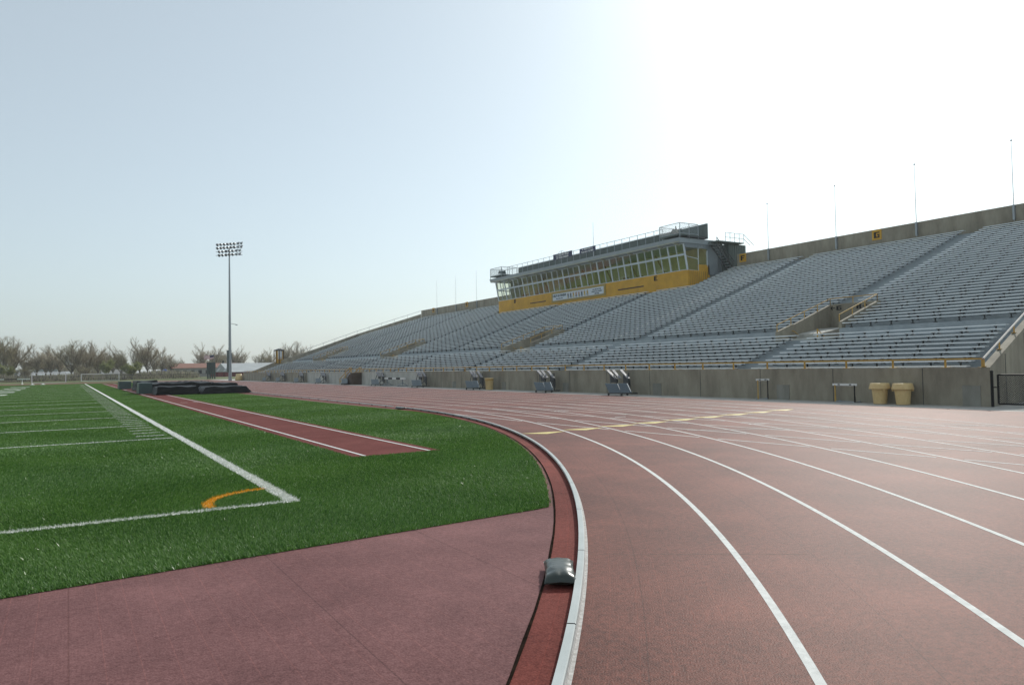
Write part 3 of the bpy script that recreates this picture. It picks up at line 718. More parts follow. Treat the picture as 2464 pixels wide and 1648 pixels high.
# corrugated cladding strip on near side + rear block
mb=MB()
mb.box(PX-.3,XB,Ys+.0,Ys+.12,9.95,10.28)
for x in np.arange(PX-.25,XB,.16): mb.box(x,x+.07,Ys-.02,Ys,9.93,10.26)
mb.box(41.4,42.45,Ys+.0,Ys+.12,8.0,9.95)
mb.box(42.45,44.2,Ys+.15,Ys+.3,7.6,10.36); mb.box(41.3,42.6,Ys-.35,Ys+.15,10.22,10.36)
for x in np.arange(42.5,44.1,.16): mb.box(x,x+.06,Ys+.12,Ys+.15,7.6,9.95)
mb.build('cladding',M['gwall'],pb)
mb=MB(); mb.box(43.0,44.9,Ys-.6,Ys+1.5,7.2,10.36); 
for x in np.arange(43.05,44.8,.2): mb.box(x,x+.08,Ys-.63,Ys-.6,7.2,10.36)
mb.build('stair_tower',M['windscreen'],pb)
# roof
RX=38.4
mb=MB(); mb.box(RX,44.2,PY0-.05,PY1+.15,10.28,10.34); mb.build('ceiling',M['soffit'],pb)
mb=MB()
for y in np.arange(PY0+.5,PY1,1.75): mb.hexa([(RX+.05,y-.05,10.2),(39.0,y-.05,10.12),(39.0,y+.05,10.12),(RX+.05,y+.05,10.2)],[(RX+.05,y-.05,10.28),(39.0,y-.05,10.28),(39.0,y+.05,10.28),(RX+.05,y+.05,10.28)])
mb.build('soffit_beam',M['soffit'],pb)
mb=MB(); mb.hexa([(RX+.05,PY0-.1,10.26),(42.2,PY0-.1,10.26),(42.2,PY1+.2,10.26),(RX+.05,PY1+.2,10.26)],[(RX-.05,PY0-.14,10.60),(42.2,PY0-.14,10.6),(42.2,PY1+.25,10.6),(RX-.05,PY1+.25,10.6)]); mb.build('roof',M['roofg'],pb)
# roof-deck: windscreen at the back, railing in front
mb=MB(); xw=40.9; z1=h+.2533*xw
mb.box(xw,xw+.12,39.05,65.9,10.62,z1)
for y in np.arange(39.4,65.8,1.2): mb.box(xw-.02,xw,y,y+.03,10.62,z1)
mb.box(xw-.02,xw,39.05,65.9,11.15,11.19)
mb.box(xw-.025,xw,39.45,40.25,10.65,z1-.45)
mb.build('windscreen',M['windscreen'],pb)
mb=MB(); mb.box(38.95,41.0,39.1,67.2,10.66,10.74); mb.build('roof_deck',M['dark'],pb)
mb=MB(); xr=38.75; z0,z1=10.6,h+.2620*38.75
mb.bar((xr,41.5,z1),(xr,64.5,z1),.03,.03); mb.bar((xr,41.5,z1-.3),(xr,64.5,z1-.3),.018,.018)
for y in np.arange(41.5,64.6,.96): mb.bar((xr,y,z0),(xr,y,z1),.028,.028)
mb.build('roof_railing',M['steel'],pb)
# camera platforms
def platform(y0,y1,name):
    mb=MB(); x0,x1=38.25,40.1; z0=h+.2475*38.25; z1=h+.2672*38.25
    mb.box(x0,x1,y0,y1,z0-.12,z0-.03)
    mb.build('platform_floor',M['windscreen'],pb)
    mf=MB()
    for (a,b) in (((x0,y0),(x1,y0)),((x0,y1),(x1,y1)),((x0,y0),(x0,y1)),((x1,y0),(x1,y1))):
        mf.bar((*a,z1),(*b,z1),.035,.035); mf.bar((*a,z0),(*b,z0),.03,.03)
    for a in ((x0,y0),(x1,y0),(x0,y1),(x1,y1),((x0+x1)/2,y0)): mf.bar((*a,z0-.3),(*a,z1),.035,.035)
    mf.build('platform_frame',M['steel'],pb)
    mn=MB(); wire_net(mn,(x0,y0),(x0,y1),z0,z1,.14,.008); wire_net(mn,(x0,y0),(x1,y0),z0,z1,.14,.008); wire_net(mn,(x0,y1),(x1,y1),z0,z1,.14,.008); mn.build('platform_mesh',M['steel'],pb)
platform(39.15,41.3,'near'); platform(64.9,67.25,'far')
for yy,lab in ((40.3,'covered camera on a tripod on the near rooftop platform'),(66.2,'covered camera on a tripod on the far rooftop platform')):
    e=empty('camera_tripod',(39.1,yy,10.8),lab,'camera','rooftop cameras')
    mb=MB(); 
    for a in (0,2.1,4.2): mb.tube((0,0,.35),(.25*math.cos(a),.25*math.sin(a),0),.02,n=5)
    mb.build('tripod',M['dark'],e)
    mb=MB(); mb.hexa([(-.35,-.3,.3),(.3,-.3,.28),(.3,.35,.3),(-.35,.35,.3)],[(-.25,-.2,.52),(.22,-.25,.62),(.2,.2,.5),(-.2,.28,.66)]); mb.tube((0,.1,.6),(0,.15,.85),.06,.04,n=6); mb.build('camera_body',M['cageg'],e)
# roof antenna/dish rack
e=empty('roof_antenna',(38.9,56.3*1.0-1.2,11.3),'small loop antenna on the press box roof between the name boards','antenna')
mb=MB(); mb.tube((0,0,-.7),(0,0,.55),.02,n=6); 
for q in range(10):
    a0,a1=q*math.pi/5,(q+1)*math.pi/5; mb.bar((0,.45*math.cos(a0),.42+.16*math.sin(a0)),(0,.45*math.cos(a1),.42+.16*math.sin(a1)),.02,.02)
mb.bar((0,-.4,.1),(0,.4,.1),.02,.02); mb.bar((0,-.3,0.02),(0,.3,0.02),.02,.02); mb.build('mast',M['steel'],e)
# press box flagpole
e=empty('flagpole',(39.0,50.4,10.6),'single thin flagpole rising from the press box roof','flagpole','flagpoles along the back wall'); mb=MB(); mb.tube((0,0,0),(0,0,3.1),.024,.010,n=8); mb.build('pole',M['polew'],e)
# exterior stair
st=empty('roof_stair',(42.5,38.9,10.5),'open steel stair from press box roof down to the back row','stairs')
mb=MB()
xa,ya,za=42.0,38.9,10.38; xb,yb,zb_=43.9,37.6,8.5
P0=Vector((42.35,38.75,10.35)); P1=Vector((43.0,36.6,8.55)) 
P0=Vector((42.2,38.6,10.30)); P1=Vector((43.0,38.6,10.30))
T=lambda v:Vector(v)-Vector((42.5,38.9,10.5))
mb.box(-1.2,1.6,-.5,.4,-.14,-.06); mb.build('landing',M['windscreen'],st)
mb=MB()
A=T((42.1,38.45,10.36)); B=T((42.95,36.5,8.7))
A=T((41.55,38.75,10.2)); Bn=T((42.85,38.45,8.45))
n=10
for q in range(n):
    t=q/(n-1); c=A.lerp(Bn,t); mb.box(c.x-.03,c.x+.17,c.y-.02,c.y+.50,c.z-.02,c.z+.02)
mb.build('tread',M['steel'],st)
mb=MB()
for dy in (-.03,.51): mb.bar(A+Vector((0,dy,-.03)),Bn+Vector((.15,dy,-.08)),.03,.14)
mb.bar(A+Vector((.0,-.03,.55)),Bn+Vector((.2,-.03,.5)),.035,.035); mb.bar(A+Vector((.0,-.03,.28)),Bn+Vector((.2,-.03,.25)),.02,.02)
for t in (0,.25,.5,.75,1):
    c=A.lerp(Bn,t); mb.bar(c+Vector((.03,-.03,0)),c+Vector((.03,-.03,.55)),.03,.03)
mb.build('stringer',M['dark'],st)
mb=MB()
q=[T((42.2,38.45,10.4)),T((43.0,38.45,10.4)),T((44.2,38.45,10.4)),T((45.2,38.45,10.3))]
for z in (.35,.70): mb.bar((q[0].x,q[0].y,q[0].z+z),(q[2].x,q[2].y,q[2].z+z),.025,.025)
for x in np.linspace(q[0].x,q[2].x,5): mb.bar((x,q[0].y,q[0].z-.05),(x,q[0].y,q[0].z+.7),.025,.025)
mb.bar((q[2].x,q[2].y,q[2].z+.7),(q[2].x+1.1,q[2].y,q[2].z-.05),.025,.025); mb.bar((q[2].x,q[2].y,q[2].z+.35),(q[2].x+.7,q[2].y,q[2].z-.1),.025,.025)
mb.build('railing',M['steel'],st)
# text helper
def text(s,size,mtl,name,parent,loc,M3,bold=.0,xs_=1.0):
    cu=bpy.data.curves.new(name,'FONT'); cu.body=s; cu.size=size; cu.align_x='CENTER'; cu.align_y='CENTER'; cu.offset=bold; cu.extrude=.004
    t=bpy.data.objects.new(name,cu); COL.objects.link(t); bpy.context.view_layer.update()
    me=bpy.data.meshes.new_from_object(t.evaluated_get(bpy.context.evaluated_depsgraph_get())); bpy.data.objects.remove(t)
    me.materials.clear(); me.materials.append(mtl)
    o=bpy.data.objects.new(name,me); COL.objects.link(o); o.parent=parent
    mm=M3.to_4x4(); mm.translation=Vector(loc); o.matrix_basis=mm@Matrix.Scale(xs_,4,(1,0,0)); return o
FACE=Matrix(((0,0,-1),(-1,0,0),(0,1,0)))   # text x -> -Y, y -> +Z, facing -X
def nameboard(y0,y1,z0,z1,lines,label):
    e=empty('name_board',(38.68,(y0+y1)/2,(z0+z1)/2),label,'sign','name boards on the press box roof')
    w=y1-y0; hh=z1-z0; mb=MB(); mb.box(0,.05,-w/2,w/2,-hh/2,hh/2); mb.build('board',M['navy'],e)
    for (s,size,dz,xs2,ww) in lines: text(s,size,M['white'],'lettering',e,(-.006,ww,dz),FACE,.008,xs2)
kx=38.68/37.5
nameboard(51.55*kx,54.4*kx,h+(10.83-h)*kx,h+(11.33-h)*kx,[('J. J. KELLER FIELD',.27,.10,.98,0),('AT TITAN STADIUM',.20,-.15,1.05,0)],'navy board lettered J. J. KELLER FIELD on the roof railing')
nameboard(48.24*kx,50.4*kx,h+(10.83-h)*kx,h+(11.27-h)*kx,[('\u2605  DEDICATED  \u2605',.18,.10,1,0),('September 10, 2005',.20,-.12,1.05,0)],'navy board with a dedication date beside the roof flagpole')
# banner
k2=(PX-.06)/37.5
by0,by1=47.02*k2,54.85*k2; bz0,bz1=h+(7.02-h)*k2,h+(7.93-h)*k2
ba=empty('banner',(PX-.04,(by0+by1)/2,(bz0+bz1)/2),'white banner with athletes in a mustard frame on the press box wall','banner')
w=by1-by0; hh=bz1-bz0; mb=MB(); mb.box(0,.03,-w/2,w/2,-hh/2,hh/2); mb.build('frame',M['bframe'],ba)
mb=MB(); mb.box(-.012,0,-w/2+.25,w/2-.25,-hh/2+.16,hh/2-.16); mb.build('sheet',M['banner'],ba)
text('HELP US FINISH!',.30,M['printd'],'lettering',ba,(-.016,w/2-1.35,.10),FACE,.012)
text('titan stadium fund',.15,M['printd'],'lettering',ba,(-.016,w/2-1.35,-.16),FACE,.004)
for q,s in enumerate(('your gift can help','complete the stadium','call today')): text(s,.17,M['printd'],'lettering',ba,(-.016,-w/2+1.2,.16-.18*q),FACE,.005)
# printed athletes: flat figures
mb=MB(); rnd=random.Random(4)
for q in range(8):
    y=w/2-2.75-q*.42; s=.8+.3*rnd.random(); c=rnd.choice([0,1,2,0]); X=-.014-.001*q
    def el(cy_,cz,ry,rz,mi):
        mb.add([(X,cy_+ry*math.cos(t),cz+rz*math.sin(t)) for t in np.linspace(0,2*math.pi,10,endpoint=False)],[tuple(range(9,-1,-1))],mi)
    el(y,.20*s,.05,.06,1); el(y+.02,.04,.11,.14*s,c); el(y-.06,-.16,.05,.14,c if c!=1 else 0); el(y+.09,-.14,.05,.13,0 if q%2 else 2); mb.bar((X,y+.05,.1),(X,y+.22,.12+.1*rnd.random()),.03,.004,1,up=(1,0,0))
mb.build('printed_figures',[M['printd'],M['skin'],M['printy']],ba)
# D and E letters on yellow wall
for ch,y in (('D',1.631*(PX-.02)),('E',1.094*(PX-.02))):
    mb=MB(); bitglyph(mb,ch,(PX-.001,y+.2,7.82),(0,-.38,0),(0,0,.38),(-1,0,0),.012); mb.build('section_letter',M['blk'],pb)
# ------------------------------------------------------------------ wall-side yellow stair
ws=empty('wall_stair',(22.0,63.5,0),'yellow-railed steps climbing the pale front wall behind the bleachers','stairs')
mb=MB()
for q in range(7): mb.box(-.75,.15,-.9+q*.4-.4,-.9+q*.4,0,1.05-q*.15)
mb.build('steps',M['brown'],ws)
mb=MB()
for x in (-.78,.1):
    for z in (.45,.75): mb.bar((x,-1.3,1.05+z-.3),(x,-.9,1.05+z-.3),.05,.05); mb.bar((x,-.9,1.05+z-.3),(x,1.9,z-.3+.05),.05,.05)
    for y,z in ((-1.3,1.05),(-.9,1.05),(.3,.6),(1.9,.05)): mb.bar((x,y,z),(x,y,z+.5),.05,.05)
mb.build('railing',M['yelrail'],ws)
# ------------------------------------------------------------------ tipped roll-away bleachers
def bleacher():
    e=empty('rolling_bleacher',(0,0,0))
    # local axes: origin at wheel line; x toward the wall, y along wall (+ away from camera)
    mb=MB()
    def slab(p,x0,lean,th,mbx,mi=0):
        # p: four (y,z) corners; lean: x shift per metre height
        a=[(x0+z*lean,y,z) for y,z in p]; b=[(x0+z*lean+th,y,z) for y,z in p]; mbx.hexa(a,b,mi)
    def ribs(p,x0,lean,n,mbx):
        (y0,z0),(y1,z1),(y2,z2),(y3,z3)=p
        for i in range(1,n):
            t=i/n; A=(y0+(y3-y0)*t,z0+(z3-z0)*t); B=(y1+(y2-y1)*t,z1+(z2-z1)*t)
            mbx.bar((x0+A[1]*lean-.006,A[0],A[1]),(x0+B[1]*lean-.006,B[0],B[1]),.014,.012)
    pl_=[(.87,.12),(.03,.13),(.45,.52),(1.33,.53)]; pr_=[(.03,.14),(-.60,.16),(-.19,.55),(.41,.54)]
    for p in (pl_,pr_):
        m1=MB(); slab(p,0,.30,.05,m1); ribs(p,0,.30,7,m1); m1.build('seat_plank',M['slat'],e)
    # tall dark under-frames nearer the wall, with bright plank edges on top
    for p,x0 in (([(1.94,.54),(1.5,.53),(1.47,.67),(1.97,1.04)],1.0),([(1.05,.40),(.62,.19),(.60,.65),(1.03,1.04)],1.0)):
        m1=MB(); slab(p,x0,0,.06,m1); 
        m1.build('under_panel',M['iron'],e)
    for (a,b) in (((2.03,1.08),(1.40,.68)),((1.62,1.08),(1.12,.70)),((1.05,1.08),(.52,.70))):
        m2=MB()
        for q in range(7):
            t0,t1=q/7,(q+.6)/7; A=(a[0]+(b[0]-a[0])*t0,a[1]+(b[1]-a[1])*t0); B=(a[0]+(b[0]-a[0])*t1,a[1]+(b[1]-a[1])*t1)
            m2.bar((.9,A[0],A[1]+.02),(.9,B[0],B[1]+.02),.15,.045)
        m2.build('footboard',M['bright'],e)
    m3=MB()
    for a,b in (((-.02,.87,.1),(-.02,-.6,.14)),((.5,.9,.1),(.5,-.5,.1)),((0,.87,.1),(1.0,.87,.1)),((0,0,.1),(1.0,.1,.1)),((1.0,.65,.1),(1.0,.65,1.0)),((1.0,1.5,.1),(1.0,1.5,.9)),((.2,.9,.1),(1.0,2.0,1.0)),((.2,0,.1),(1.0,.65,.6))): m3.bar(a,b,.04,.04)
    m3.build('frame',M['dark'],e)
    for y,x in ((.87,0),(-.02,0),(.3,.6)):
        w=MB(); w.tube((x-.02,y,.055),(x+.02,y,.055),.055,n=14); w.bar((x,y,.055),(x,y,.13),.03,.03); w.build('wheel',M['dark'],e)
    return e
b0=bleacher()
BPX=[(25.02,20.7),(31.05,20.75),(38.9,20.8),(47.3,20.85),(55.6,20.9),(63.1,20.9),(71.2,20.9),(79.3,20.9),(87.6,20.95),(94.6,20.95)]
desc=['nearest of the grey tipped bleachers, right of the tan drum','second tipped bleacher from the right, just right of the tan drum','third tipped bleacher from the right, left of the tan drum','tipped bleacher beside the black and white barrier','tipped bleacher just right of the yellow wall stair','tipped bleacher just left of the yellow wall stair','tipped bleacher at the left part of the pale wall','tipped bleacher third from the far end of the row','tipped bleacher second from the far end of the row','farthest tipped bleacher at the left end of the row']
for i_,(y,x) in enumerate(BPX):
    o=b0 if i_==0 else copy_tree(b0); o.location=(x,y,0); tag(o,desc[i_],'bleacher','tipped roll-away bleachers along the wall')
desc2=desc
# ------------------------------------------------------------------ trash cans
def brute(e):
    mb=MB(); mb.lathe([(0,0),(.185,0),(.195,.02),(.235,.47),(.245,.50),(.255,.505),(.255,.53),(.24,.535)],n=32); mb.build('body',M['can'],e,True)
    mb=MB(); mb.lathe([(.24,.47),(.312,.465),(.315,.485),(.285,.60),(.275,.645),(.262,.65),(.25,.63),(.20,.60),(0,.59)],n=32)
    mb.build('lid',M['can'],e,True)
    mb=MB(); 
    for a in (math.pi*.3,math.pi*1.3): mb.tube((.24*math.cos(a),.24*math.sin(a),.44),(.30*math.cos(a),.30*math.sin(a),.44),.03,n=8)
    mb.build('handle',M['can'],e)
e=empty('trash_can',(21.82,13.76,0),'tan round trash can by the wall, the left one of the pair','trash can','tan lidded trash cans'); brute(e)
e2=copy_tree(e); e2.location=(21.82,13.02,0); e2.rotation_euler=(0,0,1.1); e2['label']='tan round trash can by the wall, the right one of the pair'
e=empty('drum',(21.55,38.25,0),'tall open tan drum between two tipped bleachers','trash can')
mb=MB(); mb.lathe([(0,0),(.21,0),(.225,.02),(.26,.66),(.275,.665),(.275,.70),(.255,.70),(.245,.60),(.2,.1),(0,.08)],n=28); mb.build('body',M['can'],e,True)
mb=MB(); mb.lathe([(.262,.56),(.27,.57),(.27,.59),(.262,.60)],n=28); mb.build('band',M['yelrail'],e)
e=empty('drum',(21.5,113,0),'big tan drum standing at the far end of the front wall','trash can')
mb=MB(); mb.lathe([(0,0),(.55,0),(.50,.4),(.40,.95),(.30,.97),(0,.95)],n=20); mb.build('body',M['can'],e,True)
# ------------------------------------------------------------------ hurdles
def hurdle(loc,rz,w,z,label,depth=.5):
    e=empty('hurdle',loc,label,'hurdle','track hurdles',rz)
    # local x along the bar
    mb=MB(); mb.box(-w/2-.04,w/2+.04,-.012,.012,z-.07,z,0)
    for q in (-.26,.26): mb.box(w*q-.04,w*q+.04,-.0145,.0145,z-.052,z-.018,1)
    mb.build('crossbar',[M['white'],M['blk']],e)
    for s,m_ in ((-1,M['yelrail']),(1,M['blk'])):
        mb=MB(); mb.bar((s*w*.44,0,.02),(s*w*.44,0,z-.05),.03,.03)
        mb.bar((s*w*.44,0,.02),(s*w*.44,0,.2),.036,.036); mb.build('upright',m_,e)
        mb=MB(); mb.bar((s*w*.44,0,.02),(s*w*.44,depth,.02),.035,.03); mb.box(s*w*.44-.03,s*w*.44+.03,depth-.06,depth,.0,.05); mb.build('foot',M['steel'],e)
    mb=MB(); mb.bar((-w*.44,.0,.03),(w*.44,.0,.03),.025,.025); mb.build('base_bar',M['steel'],e)
hurdle((21.85,15.0,0),R(-90),.80,.62,'low white hurdle facing out from the wall beside the trash cans',.28)
hurdle((21.82,18.3,0),R(-35),.40,.76,'narrow tall hurdle seen end-on against the wall, left of the low hurdle',.22)
def barrier(loc,rz,Lg,z,label,near):
    e=empty('steeplechase_barrier',loc,label,'barrier','steeplechase barriers',rz)
    mb=MB(); n=5; 
    for q in range(n): mb.box(-Lg/2+Lg*q/n,-Lg/2+Lg*(q+1)/n,-.06,.06,z-.13,z,q%2)
    mb.build('beam',[M['white'],M['blk']],e)
    for s in (-1,1):
        mb=MB(); x=s*Lg*.38
        mb.bar((x,0,0.1),(x,0,z-.13),.07,.07)
        for a in (-1,1): mb.bar((x,0,z*.45),(x,a*.42,.03),.05,.05)
        mb.bar((x-.0,-.45,.03),(x,.45,.03),.08,.06)
        mb.build('stand',M['white'] if not near else M['steel'],e)
barrier((21.6,53.2,0),R(90),4.0,.66,'black and white steeplechase barrier against the pale wall',True)
barrier((-8.0,119.5,.12),R(-8),7.3,.78,'black and white steeplechase barrier at the far left of the field',False)
for x,l in ((-4.1,'left small white cone at the far field edge'),(-2.9,'right small white cone at the far field edge')):
    mb=MB(); mb.lathe([(.28,0),(.28,.03),(.16,.05),(.05,.16),(0,.17)],(0,0,0),n=12); o=mb.build('field_marker',M['white'],smooth=True); o.location=(x,119,.03); tag(o,l,'cone','white cones at the field end')
# ------------------------------------------------------------------ gate at right
g=empty('chain_link_gate',(22.25,10.75,0),'black chain-link gate beside the near corner of the grandstand','gate')
mb=MB(); mb.tube((0,-.06,0),(0,-.06,.98),.042,n=12); mb.lathe([(.05,0),(.045,.03),(0,.05)],(0,-.06,.98),n=12); mb.build('post',M['blk'],g)
mb=MB()
for z in (.09,.90): mb.tube((0,-.22,z),(.0,-3.2,z),.022,n=8)
for y in (-.22,-1.7,-3.2): mb.tube((0,y,.09),(0,y,.90),.028,n=8)
mb.bar((0,-.08,.55),(0,-.22,.55),.03,.03); mb.build('frame',M['blk'],g)
mb=MB(); wire_net(mb,(0,-.22),(0,-3.2),.09,.90,.06,.008); mb.build('wire_mesh',M['blk'],g)
# ------------------------------------------------------------------ mats
def matpad(loc,sx,sy,sz,seed,label,m_,taper=.0,cat='mat',amp=.06,name='landing_mat'):
    r=np.random.default_rng(seed); nx_,ny_=28,18; V=[];Fq=[]
    ph=r.uniform(0,6,8); fr2=r.uniform(1.2,4.5,8)
    def H(x,y): return sum(math.sin(x*fr2[i]+y*fr2[(i+3)%8]+ph[i]) for i in range(8))/8
    # top grid then skirts
    for i in range(nx_+1):
        for j in range(ny_+1):
            u,v=i/nx_,j/ny_; x=(u-.5)*(sx-2*taper); y=(v-.5)*(sy-2*taper)
            V.append((x,y,sz+amp*H(x*1.5,y*1.5)*1.6-.25*amp))
    for i in range(nx_):
        for j in range(ny_): a=i*(ny_+1)+j; Fq.append((a,a+ny_+1,a+ny_+2,a+1))
    ringidx=[i*(ny_+1) for i in range(nx_+1)]+[nx_*(ny_+1)+j for j in range(1,ny_+1)]+[i*(ny_+1)+ny_ for i in range(nx_-1,-1,-1)]+[j for j in range(ny_-1,0,-1)]
    o=len(V); K=5; n=len(ringidx)
    for k in range(1,K+1):
        t=k/K
        for q in ringidx:
            x,y,z=V[q]; ox=x*(sx/(sx-2*taper)); oy=y*(sy/(sy-2*taper)); w=amp*.45*math.sin(x*7+y*9+k)*math.sin(t*3)
            V.append((x+(ox-x)*t+w*(1 if abs(ox)>sx*.49 else 0),y+(oy-y)*t+w,max(.02,z*(1-t)+.02)))
    prev=ringidx
    for k in range(K):
        cur=[o+k*n+i for i in range(n)]
        for i in range(n): Fq.append((prev[i],cur[i],cur[(i+1)%n],prev[(i+1)%n]))
        prev=cur
    mb=MB(); mb.add(V,Fq); ob=mb.build(name,m_); ob.location=loc; tag(ob,label,cat,'covered landing mats on the field'); return ob
matpad((4.2,71.7,.02),.95,2.2,.66,1,'dark green block mat, farthest left of the covered mats',M['tarpg'],.02,amp=.015)
matpad((4.32,54.0,.02),.80,2.0,.72,2,'dark green block mat at the left front of the covered mats',M['tarpg'],.02,amp=.02)
matpad((5.8,50.6,.02),2.5,3.0,.50,3,'black tarp-covered mat across the end of the jump runway',M['tarp'],.12)
matpad((8.5,50.0,.02),3.0,3.2,.43,4,'black tarp-covered mat with sloping end, front right of the mats',M['tarp'],.30,amp=.04)
matpad((6.6,57.5,.02),4.4,7.0,.66,5,'large black tarp-covered landing pit behind the two front mats',M['tarp'],.15,amp=.08)
matpad((9.3,55.8,.02),2.0,4.0,.56,6,'black tarp-covered mat at the right rear of the landing pit',M['tarp'],.15,amp=.05)
matpad((5.2,64.5,.02),1.6,4.0,.74,7,'dark sagging mat behind the two green block mats',M['tarp'],.1,amp=.08)
# ------------------------------------------------------------------ light tower
lt=empty('light_tower',(20.1,112,0),'tall steel floodlight tower with four rows of round lamps','light tower')
mb=MB(); mb.tube((0,0,0),(0,0,19.2),.24,.09,n=14); mb.build('pole',M['steel'],lt)
mb=MB(); mb.box(-.42,-.14,-.15,.15,1.2,4.4); mb.box(.12,.26,-.12,.12,3.0,4.0); mb.build('cabinet',M['windscreen'],lt)
mb=MB(); mb.bar((0,0,8.3),(.8,-.2,8.15),.06,.06); mb.lathe([(0,.06),(.14,.04),(.16,-.08),(0,-.1)],(.9,-.2,8.12),n=10); mb.build('side_lamp',M['steel'],lt)
ax=Vector((1,-.35,.0)).normalized()
mb=MB()
rowsL=[(19.95,8,0),(19.45,8,0),(18.92,7,0),(18.40,7,0)]
for z,n_,o_ in rowsL: mb.bar(-ax*1.85+Vector((0,0,z-.25)),ax*1.8+Vector((0,0,z-.10)),.05,.07)
mb.build('crossarm',M['steel'],lt)
for z,n_,o_ in rowsL:
    for q in range(n_):
        t=(q-(n_-1)/2)*.46+.0; c=ax*t+Vector((0,-.2,z+t*.09-.12))
        aim=Vector((-.72-.18*(q/n_),-.55,-.45)).normalized() if q<n_-2 else Vector((-.5,.35,-.5)).normalized()
        l=MB(); l.tube(c-aim*.12,c-aim*.30,.10,.06,n=8); l.tube(c+aim*.12,c-aim*.12,.215,.13,n=12,cap=False); l.tube(c-aim*.11,c-aim*.125,.14,.12,n=12)
        l.build('floodlight',M['bright'] if (q+int(z*2))%3==0 else M['steel'],lt)
# rack/scoreboard + flag
e=empty('scoreboard_back',(19.75,126,.2),'dark green ribbed scoreboard seen edge-on, below the flag','scoreboard')
mb=MB()
for q in range(4): mb.box(-.62+q*.34,-.62+q*.34+.2,-.1,.1,0,2.6)
mb.build('post',M['cageg'],e); mb=MB(); mb.box(-.66,.66,.1,.3,.75,2.65); mb.build('panel',M['tarpg'],e)
e=empty('flag',(20.5,128,.2),'faded red and white flag with dark blue corner flying at the far end','flag')
mb=MB(); mb.tube((0,0,0),(0,0,3.95),.035,.03,n=6); mb.build('pole',M['steel'],e)
mb=MB(); n=12; top=[];bot=[]
def fp(u,v): return (-.05-1.45*u,.12*math.sin(u*7),3.92-.18*u-.62*v-.05*math.sin(u*5))
for i in range(n):
    for j in range(7):
        u0,u1=i/n,(i+1)/n; v0,v1=j/7,(j+1)/7; mi=2 if (u0<.38 and j<4) else j%2
        mb.add([fp(u0,v0),fp(u1,v0),fp(u1,v1),fp(u0,v1)],[(0,3,2,1)],mi)
mb.build('cloth',[mat('flag_red',(.50,.20,.21),.7),M['white'],M['navy']],e)
# yellow cage on the stand
e=empty('spotter_cage',(26.8,111,2.4),'small black and yellow booth on the far end of the stands','booth')
mb=MB(); mb.box(-.56,.56,-.56,.56,0,.12); 
for z in (.35,.62,.85): 
    for a,b in (((-.55,-.55),(.55,-.55)),((-.55,-.55),(-.55,.55)),((.55,-.55),(.55,.55)),((-.55,.55),(.55,.55))): mb.bar((*a,z),(*b,z),.07,.07)
mb.build('railing',M['yelrail'],e)
mb=MB()
for a in ((-.56,-.56),(.56,-.56),(-.56,.56),(.56,.56),(-.1,-.56),(.15,.56)): mb.bar((*a,0),(*a,2.0),.10,.10)
mb.box(-.6,.6,-.6,.6,1.85,1.98); mb.build('frame',M['blk'],e)
mb=MB(); mb.box(-.2,.35,-.50,-.47,.25,1.8); mb.build('window',M['banner'],e)
mb=MB(); mb.box(-.53,.53,-.54,-.51,.12,.62); mb.box(-.53,-.25,-.5,-.46,.6,1.85); mb.box(.38,.53,-.5,-.46,.6,1.85); mb.build('panel',M['yel'],e)
mb=MB(); mb.hexa([(-.62,-.62,1.98),(.62,-.62,1.98),(.62,.62,1.98),(-.62,.62,1.98)],[(-.1,-.1,2.2),(.1,-.1,2.2),(.1,.1,2.2),(-.1,.1,2.2)]); mb.build('roof',M['dark'],e)
# ------------------------------------------------------------------ goals, fence, far buildings
def goal(loc,w,hh,d,label,rz=0,leanm=0):
    e=empty('soccer_goal',loc,label,'goal','soccer goals beyond the track',rz)
    mb=MB()
    for s in (-1,1):
        mb.bar((s*w/2,0,0),(s*w/2,0,hh),.12,.12); mb.bar((s*w/2,0,hh),(s*w/2*1.0+leanm,d,0),.07,.07); mb.bar((s*w/2,0,.05),(s*w/2+leanm,d,.05),.07,.07)
    mb.bar((-w/2,0,hh),(w/2,0,hh),.12,.12); mb.bar((-w/2+leanm,d,.05),(w/2+leanm,d,.05),.07,.07); mb.build('frame',M['white'],e)
goal((-2.4,130,.1),4.3,1.55,1.0,'white soccer goal frame left of the sideline end')
goal((4.5,135.6,.2),5.3,1.15,.5,'low white goal frame right of the sideline end')
fe=empty('boundary_fence',(0,138.5,.25),'long dark chain-link fence beyond the far end of the track','fence')
mb=MB(); mb.bar((-40,0,.80),(22,0,.80),.05,.05); mb.build('top_rail',M['iron'],fe)
mb=MB(); wire_net(mb,(-40,0),(22,0),.02,.8,.12,.006); mb.build('wire_mesh',M['iron'],fe)
for x in np.arange(-38,22,3.15):
    mb=MB(); mb.bar((x,0,0),(x,0,.82),.06,.06); mb.build('post',M['iron'],fe)
